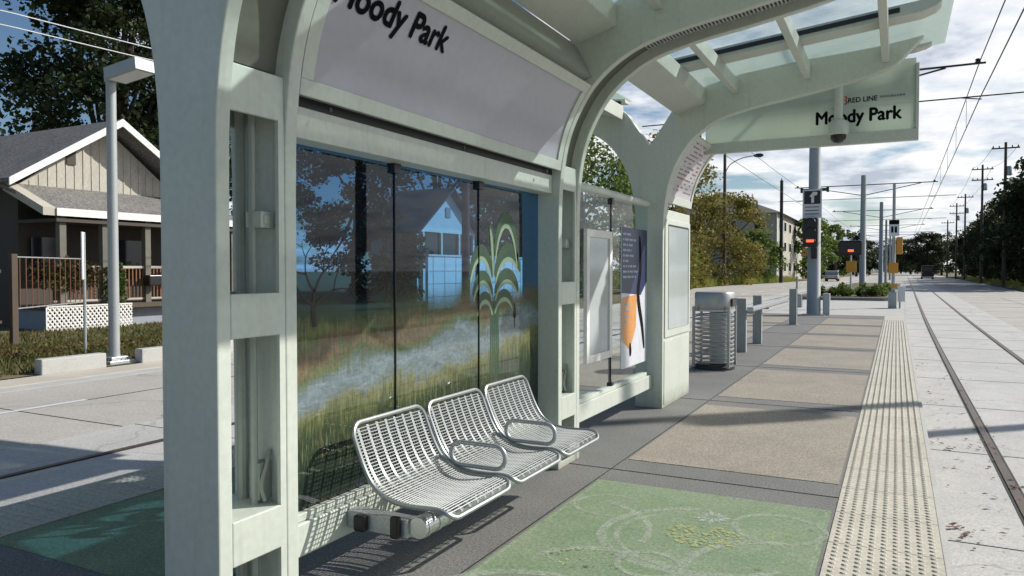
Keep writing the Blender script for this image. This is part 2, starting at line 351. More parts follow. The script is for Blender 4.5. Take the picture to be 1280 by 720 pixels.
def link(name, mb, m, parent=None, bevel=0.0, smooth=False, seg=2):
    bm = mb.bm
    bmesh.ops.recalc_face_normals(bm, faces=bm.faces)
    me = bpy.data.meshes.new(name); bm.to_mesh(me); bm.free()
    me.materials.append(m)
    if smooth:
        for p in me.polygons: p.use_smooth = True
    o = bpy.data.objects.new(name, me); COL.objects.link(o)
    if parent is not None:
        o.parent = parent
        if parent.type == 'EMPTY': o.location = -Vector(parent.location)
    if bevel:
        b = o.modifiers.new('bevel', 'BEVEL'); b.width = bevel; b.segments = seg; b.limit_method = 'ANGLE'; b.angle_limit = math.radians(40)
    if smooth and len(me.polygons) > 0:
        try: me.set_sharp_from_angle(angle=math.radians(42))
        except Exception: pass
    return o

def tag(o, label=None, cat=None, group=None, kind=None):
    if label: o['label'] = label
    if cat: o['category'] = cat
    if group: o['group'] = group
    if kind: o['kind'] = kind
    return o

def thing(name, label, cat, loc=(0, 0, 0), group=None):
    o = bpy.data.objects.new(name, None); COL.objects.link(o); o.location = loc; o.empty_display_size = .2
    return tag(o, label, cat, group)

def struct(name, mb, m, parent=None, **kw):
    o = link(name, mb, m, parent, **kw)
    if parent is None: tag(o, name.replace('_', ' '), kind='structure'); 
    return o

def copy_tree(root, loc, label=None, scale=None, rotz=None):
    def cp(o, parent):
        c = o.copy(); COL.objects.link(c)
        if parent is not None: c.parent = parent
        for ch in list(o.children): cp(ch, c)
        return c
    r = cp(root, None); r.location = loc
    if label: r['label'] = label
    if scale is not None: r.scale = scale
    if rotz is not None: r.rotation_euler[2] = rotz
    return r

def catmull(pts, per=6):
    P = [Vector(p) for p in pts]; out = []
    for i in range(len(P)-1):
        p0 = P[max(i-1, 0)]; p1 = P[i]; p2 = P[i+1]; p3 = P[min(i+2, len(P)-1)]
        for k in range(per):
            t = k/per
            out.append(0.5*((2*p1)+(-p0+p2)*t+(2*p0-5*p1+4*p2-p3)*t*t+(-p0+3*p1-3*p2+p3)*t**3))
    out.append(P[-1]); return out

def text_mesh(body, size, bold=0.0, spacing=1.0, align='LEFT'):
    cu = bpy.data.curves.new('t', 'FONT'); cu.body = body; cu.size = size; cu.offset = bold; cu.space_character = spacing
    cu.align_x = align; cu.fill_mode = 'FRONT'; cu.resolution_u = 4
    ob = bpy.data.objects.new('t', cu); COL.objects.link(ob)
    dg = bpy.context.evaluated_depsgraph_get(); me = bpy.data.meshes.new_from_object(ob.evaluated_get(dg))
    bpy.data.objects.remove(ob); bpy.data.curves.remove(cu)
    return me

def text_obj(name, body, size, m, fn, parent=None, bold=0.0, spacing=1.0, width=None, cut=0, nrm=(0, -1, 0)):
    """lettering mapped by fn(u,v)->xyz; width rescales to a wanted length"""
    me = text_mesh(body, size, 0.0, spacing)
    xs = [v.co.x for v in me.vertices]; x0, x1 = min(xs), max(xs)
    k = (width/(x1-x0)) if width else 1.0
    bm = bmesh.new()
    offs = [(0, 0)] if not bold else [(0, 0), (bold, 0), (-bold, 0), (0, bold), (0, -bold)]
    for n_, (du, dv) in enumerate(offs):
        b2 = bmesh.new(); b2.from_mesh(me)
        if cut: bmesh.ops.subdivide_edges(b2, edges=[e for e in b2.edges if e.calc_length() > size*.2], cuts=cut)
        mp_ = {}
        p0 = Vector(fn(0, 0)); 
        for v in b2.verts:
            q_ = Vector(fn((v.co.x-x0)*k+du, v.co.y+dv)); q_ += Vector(nrm)*(.0004*n_); mp_[v] = bm.verts.new(q_)
        for f_ in b2.faces: bm.faces.new([mp_[v] for v in f_.verts])
        b2.free()
    bpy.data.meshes.remove(me)
    mb = MB(); mb.bm.free(); mb.bm = bm
    return link(name, mb, m, parent)

# ------------------------------------------------------------------ frame of reference
G = -0.36            # street and track level; the platform deck is z = 0
CX = -2.51           # centre line of the island platform and its shelter
def mx(x): return 2*CX-x
def bend(y): return 0 if y < 12 else .00016*(y-12)**2 if y < 40 else .00016*28**2+.00896*(y-40)

# ------------------------------------------------------------------ ground, roads, tracks
g = MB().box(-500, 500, -60, 1500, G-.6, G-.05); struct('ground', g, M['earth'])

ROADL = [(-30, -13.0), (28, -13.0), (50, -15.0), (78, -18.8), (92, -18.4), (128, -14.2), (160, -13.2), (700, -6)]
ROADR = [(-30, 9.2), (60, 9.4), (110, 10.4), (200, 11.6), (700, 17.5)]
r = MB()
pts = [(x, y) for y, x in ROADR] + [(x, y) for y, x in reversed(ROADL)]
r.prism(pts, 'z', G-.05, G-.008); struct('road', r, M['road'])
# track slab (a sheet 4 mm above the road), right and left of the platform
for side, (a, b) in (('r', (0.25, 3.5)), ('l', (-8.5, -5.27))):
    t = MB(); ys = [-25, 5, 12, 16, 20, 24, 28, 32, 36, 40, 60, 120, 200, 400]
    for i in range(len(ys)-1):
        y0, y1 = ys[i], ys[i+1]
        t.face([(a+bend(y0), y0, G), (b+bend(y0), y0, G), (b+bend(y1), y1, G), (a+bend(y1), y1, G)])
    struct('track_bed', t, M['track_conc'])
# slab joints
j = MB()
for y in [v*3.05-3 for v in range(16)]:
    j.box(.26, 3.49, y, y+.012, G, G+.003); j.box(-8.49, -5.28, y, y+.012, G, G+.003)
for y in range(-4, 120, 5):
    j.box(-12.98, -8.52, y, y+.018, G-.008, G-.004); j.box(3.55+bend(y), 9.1, y, y+.018, G-.008, G-.004)
j.box(-10.75, -10.72, -10, 60, G-.008, G-.004)
j.box(6.3, 6.33, -10, 60, G-.008, G-.004)
struct('pavement_joints', j, M['groove'])
# rails with black rubber boots and flangeway grooves
for x, lab in ((.94, 'nearest shiny rail in the concrete track right of the platform'), (2.38, 'farther rail of the track right of the platform'),
               (-5.96, 'rail close under the left platform edge'), (-7.40, 'outer rail of the track left of the platform')):
    ro = thing('rail', lab, 'rail', (x, 5, G))
    ys = [-25, 5, 12, 15, 18, 21, 24, 27, 30, 33, 36, 40, 50, 70, 110, 160, 230, 380]
    P = lambda dx, z: [(x+dx+bend(y), y, z) for y in ys]
    b = MB(); b.strip(P(0, G+.004), .12, (0, 0, 1)); link('rubber_boot', b, M['groove'], ro)
    h = MB()
    for i in range(len(ys)-1):
        y0, y1 = ys[i], ys[i+1]; a0, a1 = x+bend(y0), x+bend(y1)
        h.face([(a0-.035, y0, G+.012), (a0+.035, y0, G+.012), (a1+.035, y1, G+.012), (a1-.035, y1, G+.012)])
        h.face([(a0-.035, y0, G+.004), (a0-.035, y0, G+.012), (a1-.035, y1, G+.012), (a1-.035, y1, G+.004)])
        h.face([(a0+.035, y0, G+.012), (a0+.035, y0, G+.004), (a1+.035, y1, G+.004), (a1+.035, y1, G+.012)])
    link('rail_head', h, M['rail'], ro)
# left street: sidewalk, kerb line, drive
s = MB().box(-13.85, -13.0, -20, 46, G-.05, G+.012); struct('sidewalk', s, M['walk'])
s = MB().box(-13.0, -12.55, -20, 46, G-.008, G-.002); struct('gutter', s, M['coping'])
# pale crossing beyond the platform
s = MB(); s.face([(-7.5, 31.5, G+.006), (.1+.2, 31.5, G+.006), (.45, 50, G+.006), (-8, 50, G+.006)]); struct('crosswalk', s, M['coping'])
# yellow/white lane lines
s = MB()
for y0 in range(-12, 160, 8): s.box(-10.82, -10.72, y0, y0+3, G-.008, G-.003)
struct('lane_markings', s, M['sign_white'])
# verge on the right
s = MB(); s.prism([(9.25, -20), (60, -20), (60, 400), (14.3, 400), (11.8, 200), (10.6, 110), (9.6, 60)], 'z', G-.05, G+.10); struct('grass_verge', s, M['earth'])
# lawn on the left behind the concrete blocks, rising gently to the house
s = MB()
LX = [-13.9, -15, -17, -20, -24, -60]; LZ = [G+.02, G+.10, G+.10, G+.12, G+.15, G+.2]
for i in range(len(LX)-1):
    for y0 in range(-16, 128, 16):
        if y0 > 24 and LX[i] > -19: continue
        s.face([(LX[i], y0, LZ[i]), (LX[i+1], y0, LZ[i+1]), (LX[i+1], y0+16, LZ[i+1]), (LX[i], y0+16, LZ[i])])
struct('lawn', s, M['earth'])

# ------------------------------------------------------------------ platform
p = MB()
p.prism([(-20, G), (-20, 0), (28.4, 0), (31.2, G+.01), (31.2, G)], 'x', -5.27, .25)
plat = struct('platform', p, M['conc_deck'])
e = MB()
e.box(.13+.0, .252, -20, 28.4, -.30, -.001) if False else None
bands = [2.45-.68-3.5, 2.45-.68, 5.27, 8.77, 12.27, 15.77, 19.27, 22.77, 26.27]
tan = MB(); grn = MB()
for i in range(len(bands)-1):
    y0, y1 = bands[i]+.68, bands[i+1]
    tgt = grn if abs(y1-5.27) < .01 else tan
    for a, b in ((-1.97, -.36), (mx(-.36), mx(-1.97))):
        tgt.box(a, b, y0, y1, .0, .004)
link('tan_paving', tan, M['conc_tan'], plat)
go = link('green_painted_paving', grn, M['green_deck'], plat)
# sawn joints of the dark paving
jj = MB()
for y in bands:
    jj.box(-5.2, .2, y+.33, y+.338, .0, .0035)
jj.box(-2.0, -1.992, -5, 28.3, 0, .003); jj.box(mx(-1.992), mx(-2.0), -5, 28.3, 0, .003)
for y in range(-4, 28, 2): jj.box(-1.99, mx(-1.99), y+.4, y+.408, 0, .003) if False else None
link('paving_joint', jj, M['groove'], plat)
# chalky drawings on the green panel (right side): rings, arcs, a flower, dabs of yellow
RZ = [0]
def ring(mb, cx, cy, r, a0=0, a1=360, w=.022, z=.0046, sq=1.0):
    RZ[0] += 1; z += .00006*RZ[0]
    n = max(6, int(abs(a1-a0)/8)); path = []
    ws = []
    for k in range(n+1):
        a = math.radians(a0+(a1-a0)*k/n); q = r*(1+.02*math.sin(3*a+cx*9))
        path.append((cx+q*math.cos(a), cy+q*sq*math.sin(a), z)); ws.append(w*2.0*(.85+.25*random.random()))
    mb.strip(path, ws, (0, 0, 1))
d = MB()
ring(d, -1.02, 4.36, .55, 95, 330, .03); ring(d, -.98, 4.36, .50, 140, 300, .018)
ring(d, -1.85, 4.25, .55, -10, 80, .025); ring(d, -.36-.1, 3.95, .55, 95, 190, .03); ring(d, -.62, 4.75, .26, 0, 360, .02)
ring(d, -1.35, 3.55, .42, -40, 160, .028); ring(d, -.80, 3.45, .38, 20, 200, .024); ring(d, -1.55, 3.0, .5, 0, 200, .03); ring(d, -.55, 3.05, .3, 0, 360, .03)
ring(d, -1.70, 4.72, .22, 40, 300, .016); ring(d, -1.16, 3.86, .17, 0, 360, .018)
for x in (-1.945, -.385): d.strip([(x, 2.47, .0043), (x, 3.9, .0043), (x, 5.24, .0043)], .012, (0, 0, 1))
d.strip([(-1.95, 5.252, .0044), (-1.1, 5.252, .0044), (-.38, 5.252, .0044)], .014, (0, 0, 1))
link('painted_ring', d, M['chalk'], plat)
d = MB()
for k in range(11):
    a = 2*PI*k/11+.2; L = .10+.05*random.random(); c = Vector((-1.02, 4.78, .0056+.00002*k))
    u = Vector((math.cos(a), math.sin(a), 0)); v = Vector((-u.y, u.x, 0))
    d.face([c+u*.02, c+u*L*.6+v*.018, c+u*L, c+u*L*.6-v*.018])
link('painted_flower', d, M['chalk_white'], plat)
d = MB(); d2 = MB()
random.seed(21)
def dab(mb, cx, cy, r, z=.008):
    n = 7; mb.face([(cx+r*(1+.4*random.random())*math.cos(2*PI*k/n), cy+r*(1+.4*random.random())*math.sin(2*PI*k/n), z) for k in range(n)])
for cx, cy, R_, n_ in ((-1.0, 4.42, .19, 150), (-.56, 4.62, .13, 14), (-1.62, 3.75, .13, 12), (-.75, 3.75, .14, 16), (-1.3, 3.2, .15, 16)):
    for k in range(n_):
        a = random.random()*2*PI; q = R_*math.sqrt(random.random()); dab(d, cx+q*math.cos(a)*1.15, cy+q*math.sin(a), .007+.007*random.random(), .0058+.00001*k)
for cx, cy, R_, n_ in ((-1.50, 3.78, .2, 26), (-.7, 3.45, .16, 16)):
    for k in range(n_):
        a = random.random()*2*PI; q = R_*(.6+.4*random.random()); dab(d2, cx+q*math.cos(a)*1.2, cy+q*math.sin(a)*.8, .006+.006*random.random(), .0078+.00001*k)
link('painted_yellow_dabs', d, M['chalk_yellow'], plat); link('painted_dark_dabs', d2, M['chalk_dark'], plat)

# tactile strips with real truncated domes
def tactile(x0, y0, y1, dome_y1):
    t = MB(); y = y0
    while y < y1:
        t.box(x0+.001, x0+.579, y, min(y+.602, y1), .0, .006); y += .61
    o = link('tactile_strip', t, M['tactile'], plat)
    dm = MB(); bm = dm.bm; n = 9; pitch = .061
    yy = y0+.03
    while yy < dome_y1:
        for i in range(n):
            cx = x0+.045+i*pitch; sg = 8 if yy < 8 else 5
            R0 = [bm.verts.new((cx+.0185*math.cos(2*PI*k/sg), yy+.0185*math.sin(2*PI*k/sg), .0065)) for k in range(sg)]
            R1 = [bm.verts.new((cx+.011*math.cos(2*PI*k/sg), yy+.011*math.sin(2*PI*k/sg), .0125)) for k in range(sg)]
            for k in range(sg): bm.faces.new((R0[k], R0[(k+1) % sg], R1[(k+1) % sg], R1[k]))
            bm.faces.new(R1)
        yy += pitch
    link('tactile_domes', dm, M['tactile'], o)
tactile(-.335, 1.0, 28.3, 26)
tactile(mx(.245), .5, 28.3, 9)
c = MB().box(.247, .285, -20, 28.4, -.16, -.004); link('platform_nosing', c, M['coping'], plat)
c = MB().box(mx(.285), mx(.247), -20, 28.4, -.16, -.004); link('platform_nosing', c, M['coping'], plat)

# ------------------------------------------------------------------ shelter
SOFF = [(-2.35, 0.0), (-2.35, 1.0), (-2.35, 1.9), (-2.34, 2.22), (-2.295, 2.53), (-2.2, 2.78), (-2.03, 3.02), (-1.75, 3.21), (-1.4, 3.31), (-1.0, 3.375), (-.6, 3.445), (-.3, 3.51), (-.08, 3.575), (-.015, 3.605), (.02, 3.64), (.12, 3.745), (.215, 3.85)]
SOFFC = [(v[0], v[1]) for v in catmull([(x, z, 0) for x, z in SOFF[2:]], 5)]
TOPR = [(.06, 3.825), (-.2, 3.79), (-.55, 3.765), (-.9, 3.745), (-1.48, 3.68), (-1.85, 3.60), (-2.07, 3.51), (-2.25, 3.36), (-2.40, 3.14)]
right_half = [(-2.35, 0.0)] + SOFFC + TOPR
outline = right_half + [(CX, 2.99)] + [(mx(x), z) for x, z in reversed(right_half)]
shel = thing('tram_stop_shelter', 'pale green-grey steel tram stop shelter with curved twin-wing frames and glass canopy', 'shelter', (CX, 5.4, 0))
soff_pts = catmull([(x, z, 0) for x, z in SOFF], 5)
def frame(y0, y1, light=False, ladder=True):
    fo = MB()
    t = .07 if ladder else .13
    fo.prism(outline, 'y', y0, y0+t)
    f = link('portal_frame', fo, M['paint'], shel, bevel=.007)
    if not ladder: return f
    q = MB().prism(outline, 'y', y1-t, y1); link('side_plate', q, M['paint'], f, bevel=.007)
    # rungs of the ladder column, both faces
    zs = ((.0, .05), (.38, .565), (1.30, 1.482), (2.215, 2.405)) if ladder else ((0, .77), (.78, 2.4))
    for a, b in zs:
        for xa, xb in ((-2.372, -2.352), (mx(-2.352), mx(-2.372))):
            q = MB().box(xa, xb, y0+t+.001, y1-t-.001, a, b); rg_ = link('ladder_rung', q, M['paint'], f, bevel=.006)
        if ladder and .3 < b < 1.0:
            q = MB().box(mx(-2.372)+.001, -2.373, y0+t+.001, y1-t-.001, b-.02, b-.002); link('ledge', q, M['paint'], rg_)
    # rails that edge the openings on the y1 side
    q = MB(); q.box(-2.371, -2.3525, y1-t-.035, y1-t-.001, 0.05, 2.4) ; link('edge_flange', q, M['paint'], f)
    # recessed webs along both wings
    for sgn in (1, -1):
        w = MB(); bm = w.bm
        pp = [p for p in soff_pts if 2.40 <= p[1] and p[0] < .02]
        inner = []
        for i, p in enumerate(pp):
            tv = (pp[min(i+1, len(pp)-1)]-pp[max(i-1, 0)]).normalized(); nv = Vector((-tv[1], tv[0], 0))
            inner.append(p+nv*.085)
        V0 = [bm.verts.new((q_[0] if sgn > 0 else mx(q_[0]), y0+t-.001, q_[1])) for q_ in inner]
        V1 = [bm.verts.new((q_[0] if sgn > 0 else mx(q_[0]), y1-t+.001, q_[1])) for q_ in inner]
        for i in range(len(inner)-1): bm.faces.new((V0[i], V1[i], V1[i+1], V0[i+1]))
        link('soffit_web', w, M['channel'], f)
        if sgn > 0:
            # bright rim of each plate edge and the light strip in the channel
            lt = MB(); bm = lt.bm
            sel = [q_ for q_ in inner if -1.75 < q_[0] < -.2]
            V0 = [bm.verts.new((q_[0], (y0+y1)/2-.07, q_[1]-.03)) for q_ in sel]; V1 = [bm.verts.new((q_[0], (y0+y1)/2+.07, q_[1]-.03)) for q_ in sel]
            for i in range(len(sel)-1): bm.faces.new((V0[i], V1[i], V1[i+1], V0[i+1]))
            ls = link('light_strip', lt, M['dark_metal'], f)
            lv = MB(); 
            for i in range(len(sel)-1):
                for k in range(3):
                    a = sel[i].lerp(sel[i+1], k/3); lv.box(a[0]-.006, a[0]+.006, (y0+y1)/2-.062, (y0+y1)/2+.062, a[1]-.042, a[1]-.031)
            link('louvre', lv, M['galv'], ls)
    # web on top so the wing is a closed box from above
    w = MB(); bm = w.bm
    for sgn in (1, -1):
        T_ = [(.03, 3.80)]+[(x, z-.03) for x, z in TOPR]+[(CX, 2.965)]
        V0 = [bm.verts.new((x if sgn > 0 else mx(x), y0+t-.001, z)) for x, z in T_]; V1 = [bm.verts.new((x if sgn > 0 else mx(x), y1-t+.001, z)) for x, z in T_]
        for i in range(len(T_)-1): bm.faces.new((V0[i], V1[i], V1[i+1], V0[i+1]))
    link('top_web', w, M['paint_dark'], f)
    return f
f1 = frame(2.06, 2.50); f2 = frame(5.37, 5.81); f3 = frame(8.30, 8.74, ladder=False)
# conduits, junction box and hose inside the columns
for y0 in (2.06, 5.37):
    q = MB(); q.tube([(-2.47, y0+.30, .05), (-2.47, y0+.30, 3.0)], .016, 8); q.tube([(-2.58, y0+.335, .05), (-2.58, y0+.335, 2.9)], .022, 8)
    link('conduit', q, M['paint_dark'], shel)
    q = MB(); q.box(-2.50, -2.41, y0+.29, y0+.368, 1.76, 1.83); q.box(-2.41, -2.404, y0+.305, y0+.335, 1.775, 1.815); link('junction_box', q, M['paint'], shel, bevel=.004)
    q = MB(); q.tube(catmull([(-2.42, y0+.31, .58), (-2.43, y0+.30, .65), (-2.43, y0+.33, .73), (-2.44, y0+.36, .79)], 5), .009, 8)
    q.box(-2.50, -2.44, y0+.30, y0+.368, .58, .74); link('hose', q, M['inside'], shel)

q = MB().prism([(-2.075, 3.045), (-2.14, 3.02), (-2.26, 3.27), (-2.205, 3.30)], 'y', 2.502, 5.368); link('closing_panel', q, M['inside'], shel)
q = MB().box(-2.425, -2.408, 2.502, 5.368, 2.32, 2.60); link('backing_strip', q, M['dark_metal'], shel)
# canopy: gutters, purlins, ribs, glass
def GZ(x): return 3.93+.105*(x-.42)           # underside of the glass
Y0, Y1 = 1.55, 9.02
for sgn in (1, -1):
    X = (lambda x: x) if sgn > 0 else mx
    q = MB(); q.prism([(X(-2.20), 3.30), (X(-1.88), 3.40), (X(-1.88), 3.56), (X(-2.20), 3.46)], 'y', 2.5, 5.37); q.prism([(X(-2.20), 3.30), (X(-1.88), 3.40), (X(-1.88), 3.56), (X(-2.20), 3.46)], 'y', 5.81, 8.30)
    link('gutter_beam', q, M['paint'], shel, bevel=.006)
    for xc in (-1.56, -.84, -.12):
        for a, b in ((2.5, 5.37), (5.81, 8.30)):
            q = MB(); z1 = GZ(xc)-.11; q.box(min(X(xc-.033), X(xc+.033)), max(X(xc-.033), X(xc+.033)), a, b, z1-.14, z1)
            link('purlin', q, M['paint'], shel, bevel=.005)
    for a, b in ((3.60, 3.83), (7.36, 7.60), (8.80, 8.96), (1.70, 1.86)):
        dp = .055 if a > 8 else .11; ex = -.03 if a > 8 else 0
        pr_ = [(-2.05, GZ(-2.05)-dp), (.18+ex, GZ(.18)-dp), (.28+ex, GZ(.28)-dp*.77), (.325+ex, GZ(.32)-dp*.42), (.30, GZ(.3)-.008), (-2.05, GZ(-2.05)-.008)]
        q = MB().prism([(X(x), z) for x, z in pr_], 'y', a, b); rb = link('glass_rib', q, M['paint'], shel, bevel=.006)
        q = MB().prism([(X(x), z) for x, z in [(-2.0, GZ(-2.0)-.075), (.0, GZ(.0)-.075), (.0, GZ(0)-.035), (-2.0, GZ(-2.0)-.035)]], 'y', a-.014, a-.001); link('rib_shade_strip', q, M['black'], rb)  # black strip paints in the shade on the rib's near face
    ed = [Y0, 1.78, 3.715, 5.59, 7.48, Y1]
    for i in range(len(ed)-1):
        x_in = -2.06
        mm = M['canopy_frit'] if i in (0, 2, 4) else M['canopy']
        q = MB().prism([(X(x_in), GZ(x_in)), (X(.42), GZ(.42)), (X(.42), GZ(.42)+.016), (X(x_in), GZ(x_in)+.016)], 'y', ed[i]+.006, ed[i+1]-.006)
        link('canopy_glass', q, mm, shel)

# wall bay with printed glass
q = MB(); q.box(-2.60, -2.405, 2.503, 5.367, 2.175, 2.318); link('head_beam', q, M['paint'], shel, bevel=.005)
def sill(y0, y1):
    q = MB(); q.box(-2.63, -2.47, y0, y1, .23, .385); s_ = link('sill_beam', q, M['paint'], shel, bevel=.006)
    q = MB(); q.box(-2.57, -2.49, y0+.01, y1-.12, .387, .425); link('glazing_channel', q, M['paint'], s_, bevel=.004)
sill(2.503, 5.367); sill(5.813, 8.29)
for k in range(3):
    a = 2.505+k*.953
    q = MB().box(-2.537, -2.523, a+.004, a+.949, .415, 2.173); link('mural_glass', q, M['mural'], shel)
for k in range(2):
    a = 5.815+k*1.237
    q = MB().box(-2.537, -2.523, a+.004, a+1.233, .415, 2.30); link('wall_glass', q, M['clear'], shel)
q = MB()
for yy in (3.458, 4.411): q.box(-2.545, -2.515, yy-.0035, yy+.0035, .42, 2.21)
q.box(-2.545, -2.515, 7.049, 7.055, .42, 2.3)
link('glass_joint', q, M['black'], shel)
for yy, zs in ((3.458, (.43, 2.15)), (4.411, (.43, 2.15)), (7.052, (.43, 2.255))):
    for z in zs:
        q = MB().box(-2.55, -2.497, yy-.032, yy+.032, z-.03, z+.03); link('glass_clip', q, M['black'], shel, bevel=.004)
q = MB().tube([(-2.53, 5.81, 2.325), (-2.53, 8.30, 2.325)], .042, 14); link('transom_tube', q, M['paint'], shel, smooth=True)

# etched art on the printed glass: a palm, a bare tree, a small diamond leaf  (drawn in the y,z plane of the glass)
XA = -2.5215
def leafstroke(mb, pts, wmax, x=XA):
    P = catmull([(0, a, b) for a, b in pts], 6); n = len(P)
    ws = [wmax*max(.12, math.sin(PI*min(1, (i+.6)/n))**.45) for i in range(n)]
    mb.strip([(x, p[1], p[2]) for p in P], ws, (1, 0, 0))
pc = (4.62, 1.42)
pl = MB(); pp = MB()
PK = 1.15
for sg_, wd, hh, zb_, th_, am in ((-1, .30, .30, -.06, .080, 150), (-1, .26, .22, -.14, .070, 150), (-1, .21, .16, -.21, .058, 150), (1, .40, .30, -.05, .095, 145), (1, .36, .22, -.13, .08, 150), (1, .28, .16, -.20, .062, 150), (1, .34, .46, .0, .085, 155), (-1, .10, .42, .0, .05, 80)):
    arc_ = []
    for k in range(8):
        th2 = math.radians(8+(am-8)*k/7); arc_.append((pc[0]+sg_*PK*wd*.5*(1-math.cos(th2)), pc[1]+zb_+PK*hh*math.sin(th2)))
    leafstroke(pl, arc_[1:], th_*1.2); leafstroke(pp, [(a_, b_-th_*.62) for a_, b_ in arc_[1:]], .032, XA+.0006)
link('etched_palm_frond', pl, M['palm_leaf'], shel); link('etched_palm_vein', pp, M['palm_pale'], shel)
pl = MB()
for k in range(5): leafstroke(pl, [(pc[0]-.03+.022*k, pc[1]-.02), (pc[0]-.035+.026*k, pc[1]-.25), (pc[0]-.04+.03*k, pc[1]-.62)], .02, XA-.0004)
link('etched_palm_trunk', pl, M['palm_leaf'], shel)
tb = MB()
def pbranch(mb, a, ang, L, w, d):
    b = (a[0]+L*math.cos(ang), a[1]+L*math.sin(ang))
    m_ = (a[0]+L*.5*math.cos(ang+.12), a[1]+L*.5*math.sin(ang+.12))
    mb.strip([(XA+.0002*d, a[0], a[1]), (XA+.0002*d, m_[0], m_[1]), (XA+.0002*d, b[0], b[1])], [w, w*.85, w*.6], (1, 0, 0))
    if d > 0:
        for s_ in (-1, 1): pbranch(mb, b, ang+s_*(.45+.35*random.random()), L*(.6+.2*random.random()), w*.6, d-1)
pbranch(tb, (2.80, 1.30), PI/2, .17, .03, 4); pbranch(tb, (2.80, 1.40), 2.5, .14, .018, 2); pbranch(tb, (2.80, 1.40), .5, .16, .018, 2)
link('printed_tree', tb, M['tree_print'], shel)
tb = MB()
for k in range(3): leafstroke(tb, [(4.95, 1.22+.03*k), (4.95, 1.27+.03*k)], .05-.012*k, XA+.0002*k)
leafstroke(tb, [(4.95, 1.15), (4.95, 1.2), (4.95, 1.33)], .012)
link('printed_leaf_mark', tb, M['tree_print'], shel)

# curved name panels that follow the arch
def arc(z0, xe, off):
    P = [p for p in soff_pts if p[1] >= z0 and p[0] <= xe]; out = []
    for i, p in enumerate(P):
        tv = (P[min(i+1, len(P)-1)]-P[max(i-1, 0)]).normalized(); nv = Vector((tv[1], -tv[0], 0)); out.append(p+nv*off)
    return out
def dense(P, n):
    L = [0]
    for i in range(len(P)-1): L.append(L[-1]+(P[i+1]-P[i]).length)
    out = []
    for k in range(n+1):
        s_ = L[-1]*k/n; i = max(j_ for j_ in range(len(L)-1) if L[j_] <= s_+1e-9); out.append(P[i].lerp(P[i+1], (s_-L[i])/max(1e-9, L[i+1]-L[i])))
    return out, L[-1]
def curved_box(P, y0, y1, th):
    """sheet following profile P (x,z), thickness th toward the back"""
    a = [(p[0], p[1]) for p in P]; b = []
    for i, p in enumerate(P):
        tv = (P[min(i+1, len(P)-1)]-P[max(i-1, 0)]).normalized(); nv = Vector((-tv[1], tv[0], 0)); q_ = p+nv*th; b.append((q_[0], q_[1]))
    mb = MB(); bm = mb.bm
    A0 = [bm.verts.new((x, y0, z)) for x, z in a]; A1 = [bm.verts.new((x, y1, z)) for x, z in a]; B0 = [bm.verts.new((x, y0, z)) for x, z in b]; B1 = [bm.verts.new((x, y1, z)) for x, z in b]
    n = len(a)
    for i in range(n-1):
        bm.faces.new((A0[i], A1[i], A1[i+1], A0[i+1])); bm.faces.new((B0[i], B0[i+1], B1[i+1], B1[i]))
        bm.faces.new((A0[i], A0[i+1], B0[i+1], B0[i])); bm.faces.new((A1[i], B1[i], B1[i+1], A1[i+1]))
    bm.faces.new((A0[0], B0[0], B1[0], A1[0])); bm.faces.new((A0[-1], A1[-1], B1[-1], B0[-1]))
    return mb
def curved_sign(root, y0, y1, z0, xe, bot=.075, top=.07, sd=.075):
    P, L = dense(arc(z0, xe, -.004), 28)
    def sub(a, b, off=0.0):
        n = len(P)-1; i0, i1 = int(round(a/L*n)), int(round(b/L*n)); Q = P[i0:max(i1, i0+1)+1]
        res = []
        for i, p in enumerate(Q):
            tv = (Q[min(i+1, len(Q)-1)]-Q[max(i-1, 0)]).normalized(); res.append(p+Vector((tv[1], -tv[0], 0))*off)
        return res
    panel = link('sign_panel', curved_box(sub(0, L, -.012), y0+.01, y1-.01, .03), M['white_board'], root, smooth=True)
    q = curved_box(sub(0, bot), y0, y1, .05); link('sign_frame', q, M['paint'], root, bevel=.004)
    q = curved_box(sub(L-top, L), y0, y1, .05); link('sign_frame', q, M['paint'], root, bevel=.004)
    q = curved_box(sub(bot, L-top), y0, y0+sd, .05); link('sign_frame', q, M['paint'], root)
    q = curved_box(sub(bot, L-top), y1-sd, y1, .05); link('sign_frame', q, M['paint'], root)
    def at_(s_, off):
        f_ = min(max(s_/L*(len(P)-1), 0), len(P)-1.001); i = int(f_); p = P[i].lerp(P[i+1], f_-i); tv = (P[i+1]-P[i]).normalized()
        return p+Vector((tv[1], -tv[0], 0))*off
    return panel, at_, L
sgn1 = thing('station_name_sign', 'curved grey station name panel reading Moody Park, fixed inside the arch above the printed glass', 'sign', (-2.3, 3.9, 2.3))
panel, at_, L1 = curved_sign(sgn1, 2.505, 5.365, 2.285, -2.06)
def s_for(z):   # arc position for a height
    return min((abs(at_(L1*k/200, 0)[1]-z), L1*k/200) for k in range(201))[1]
sb = s_for(2.765)
def on_arch(u, v):
    p = at_(sb+v, -.009); return (p[0], 2.60+u, p[1])
text_obj('lettering', 'Moody Park', .185, M['ink'], on_arch, sgn1, bold=.006, width=.90, cut=1, nrm=(.9, 0, -.4))
q = MB()
for yy in (2.70, 3.9, 5.1): q.lathe(yy, 2.315, [(.011, -2.338), (.011, -2.325)], 8, 'x')
link('bolt', q, M['dark_metal'], sgn1)

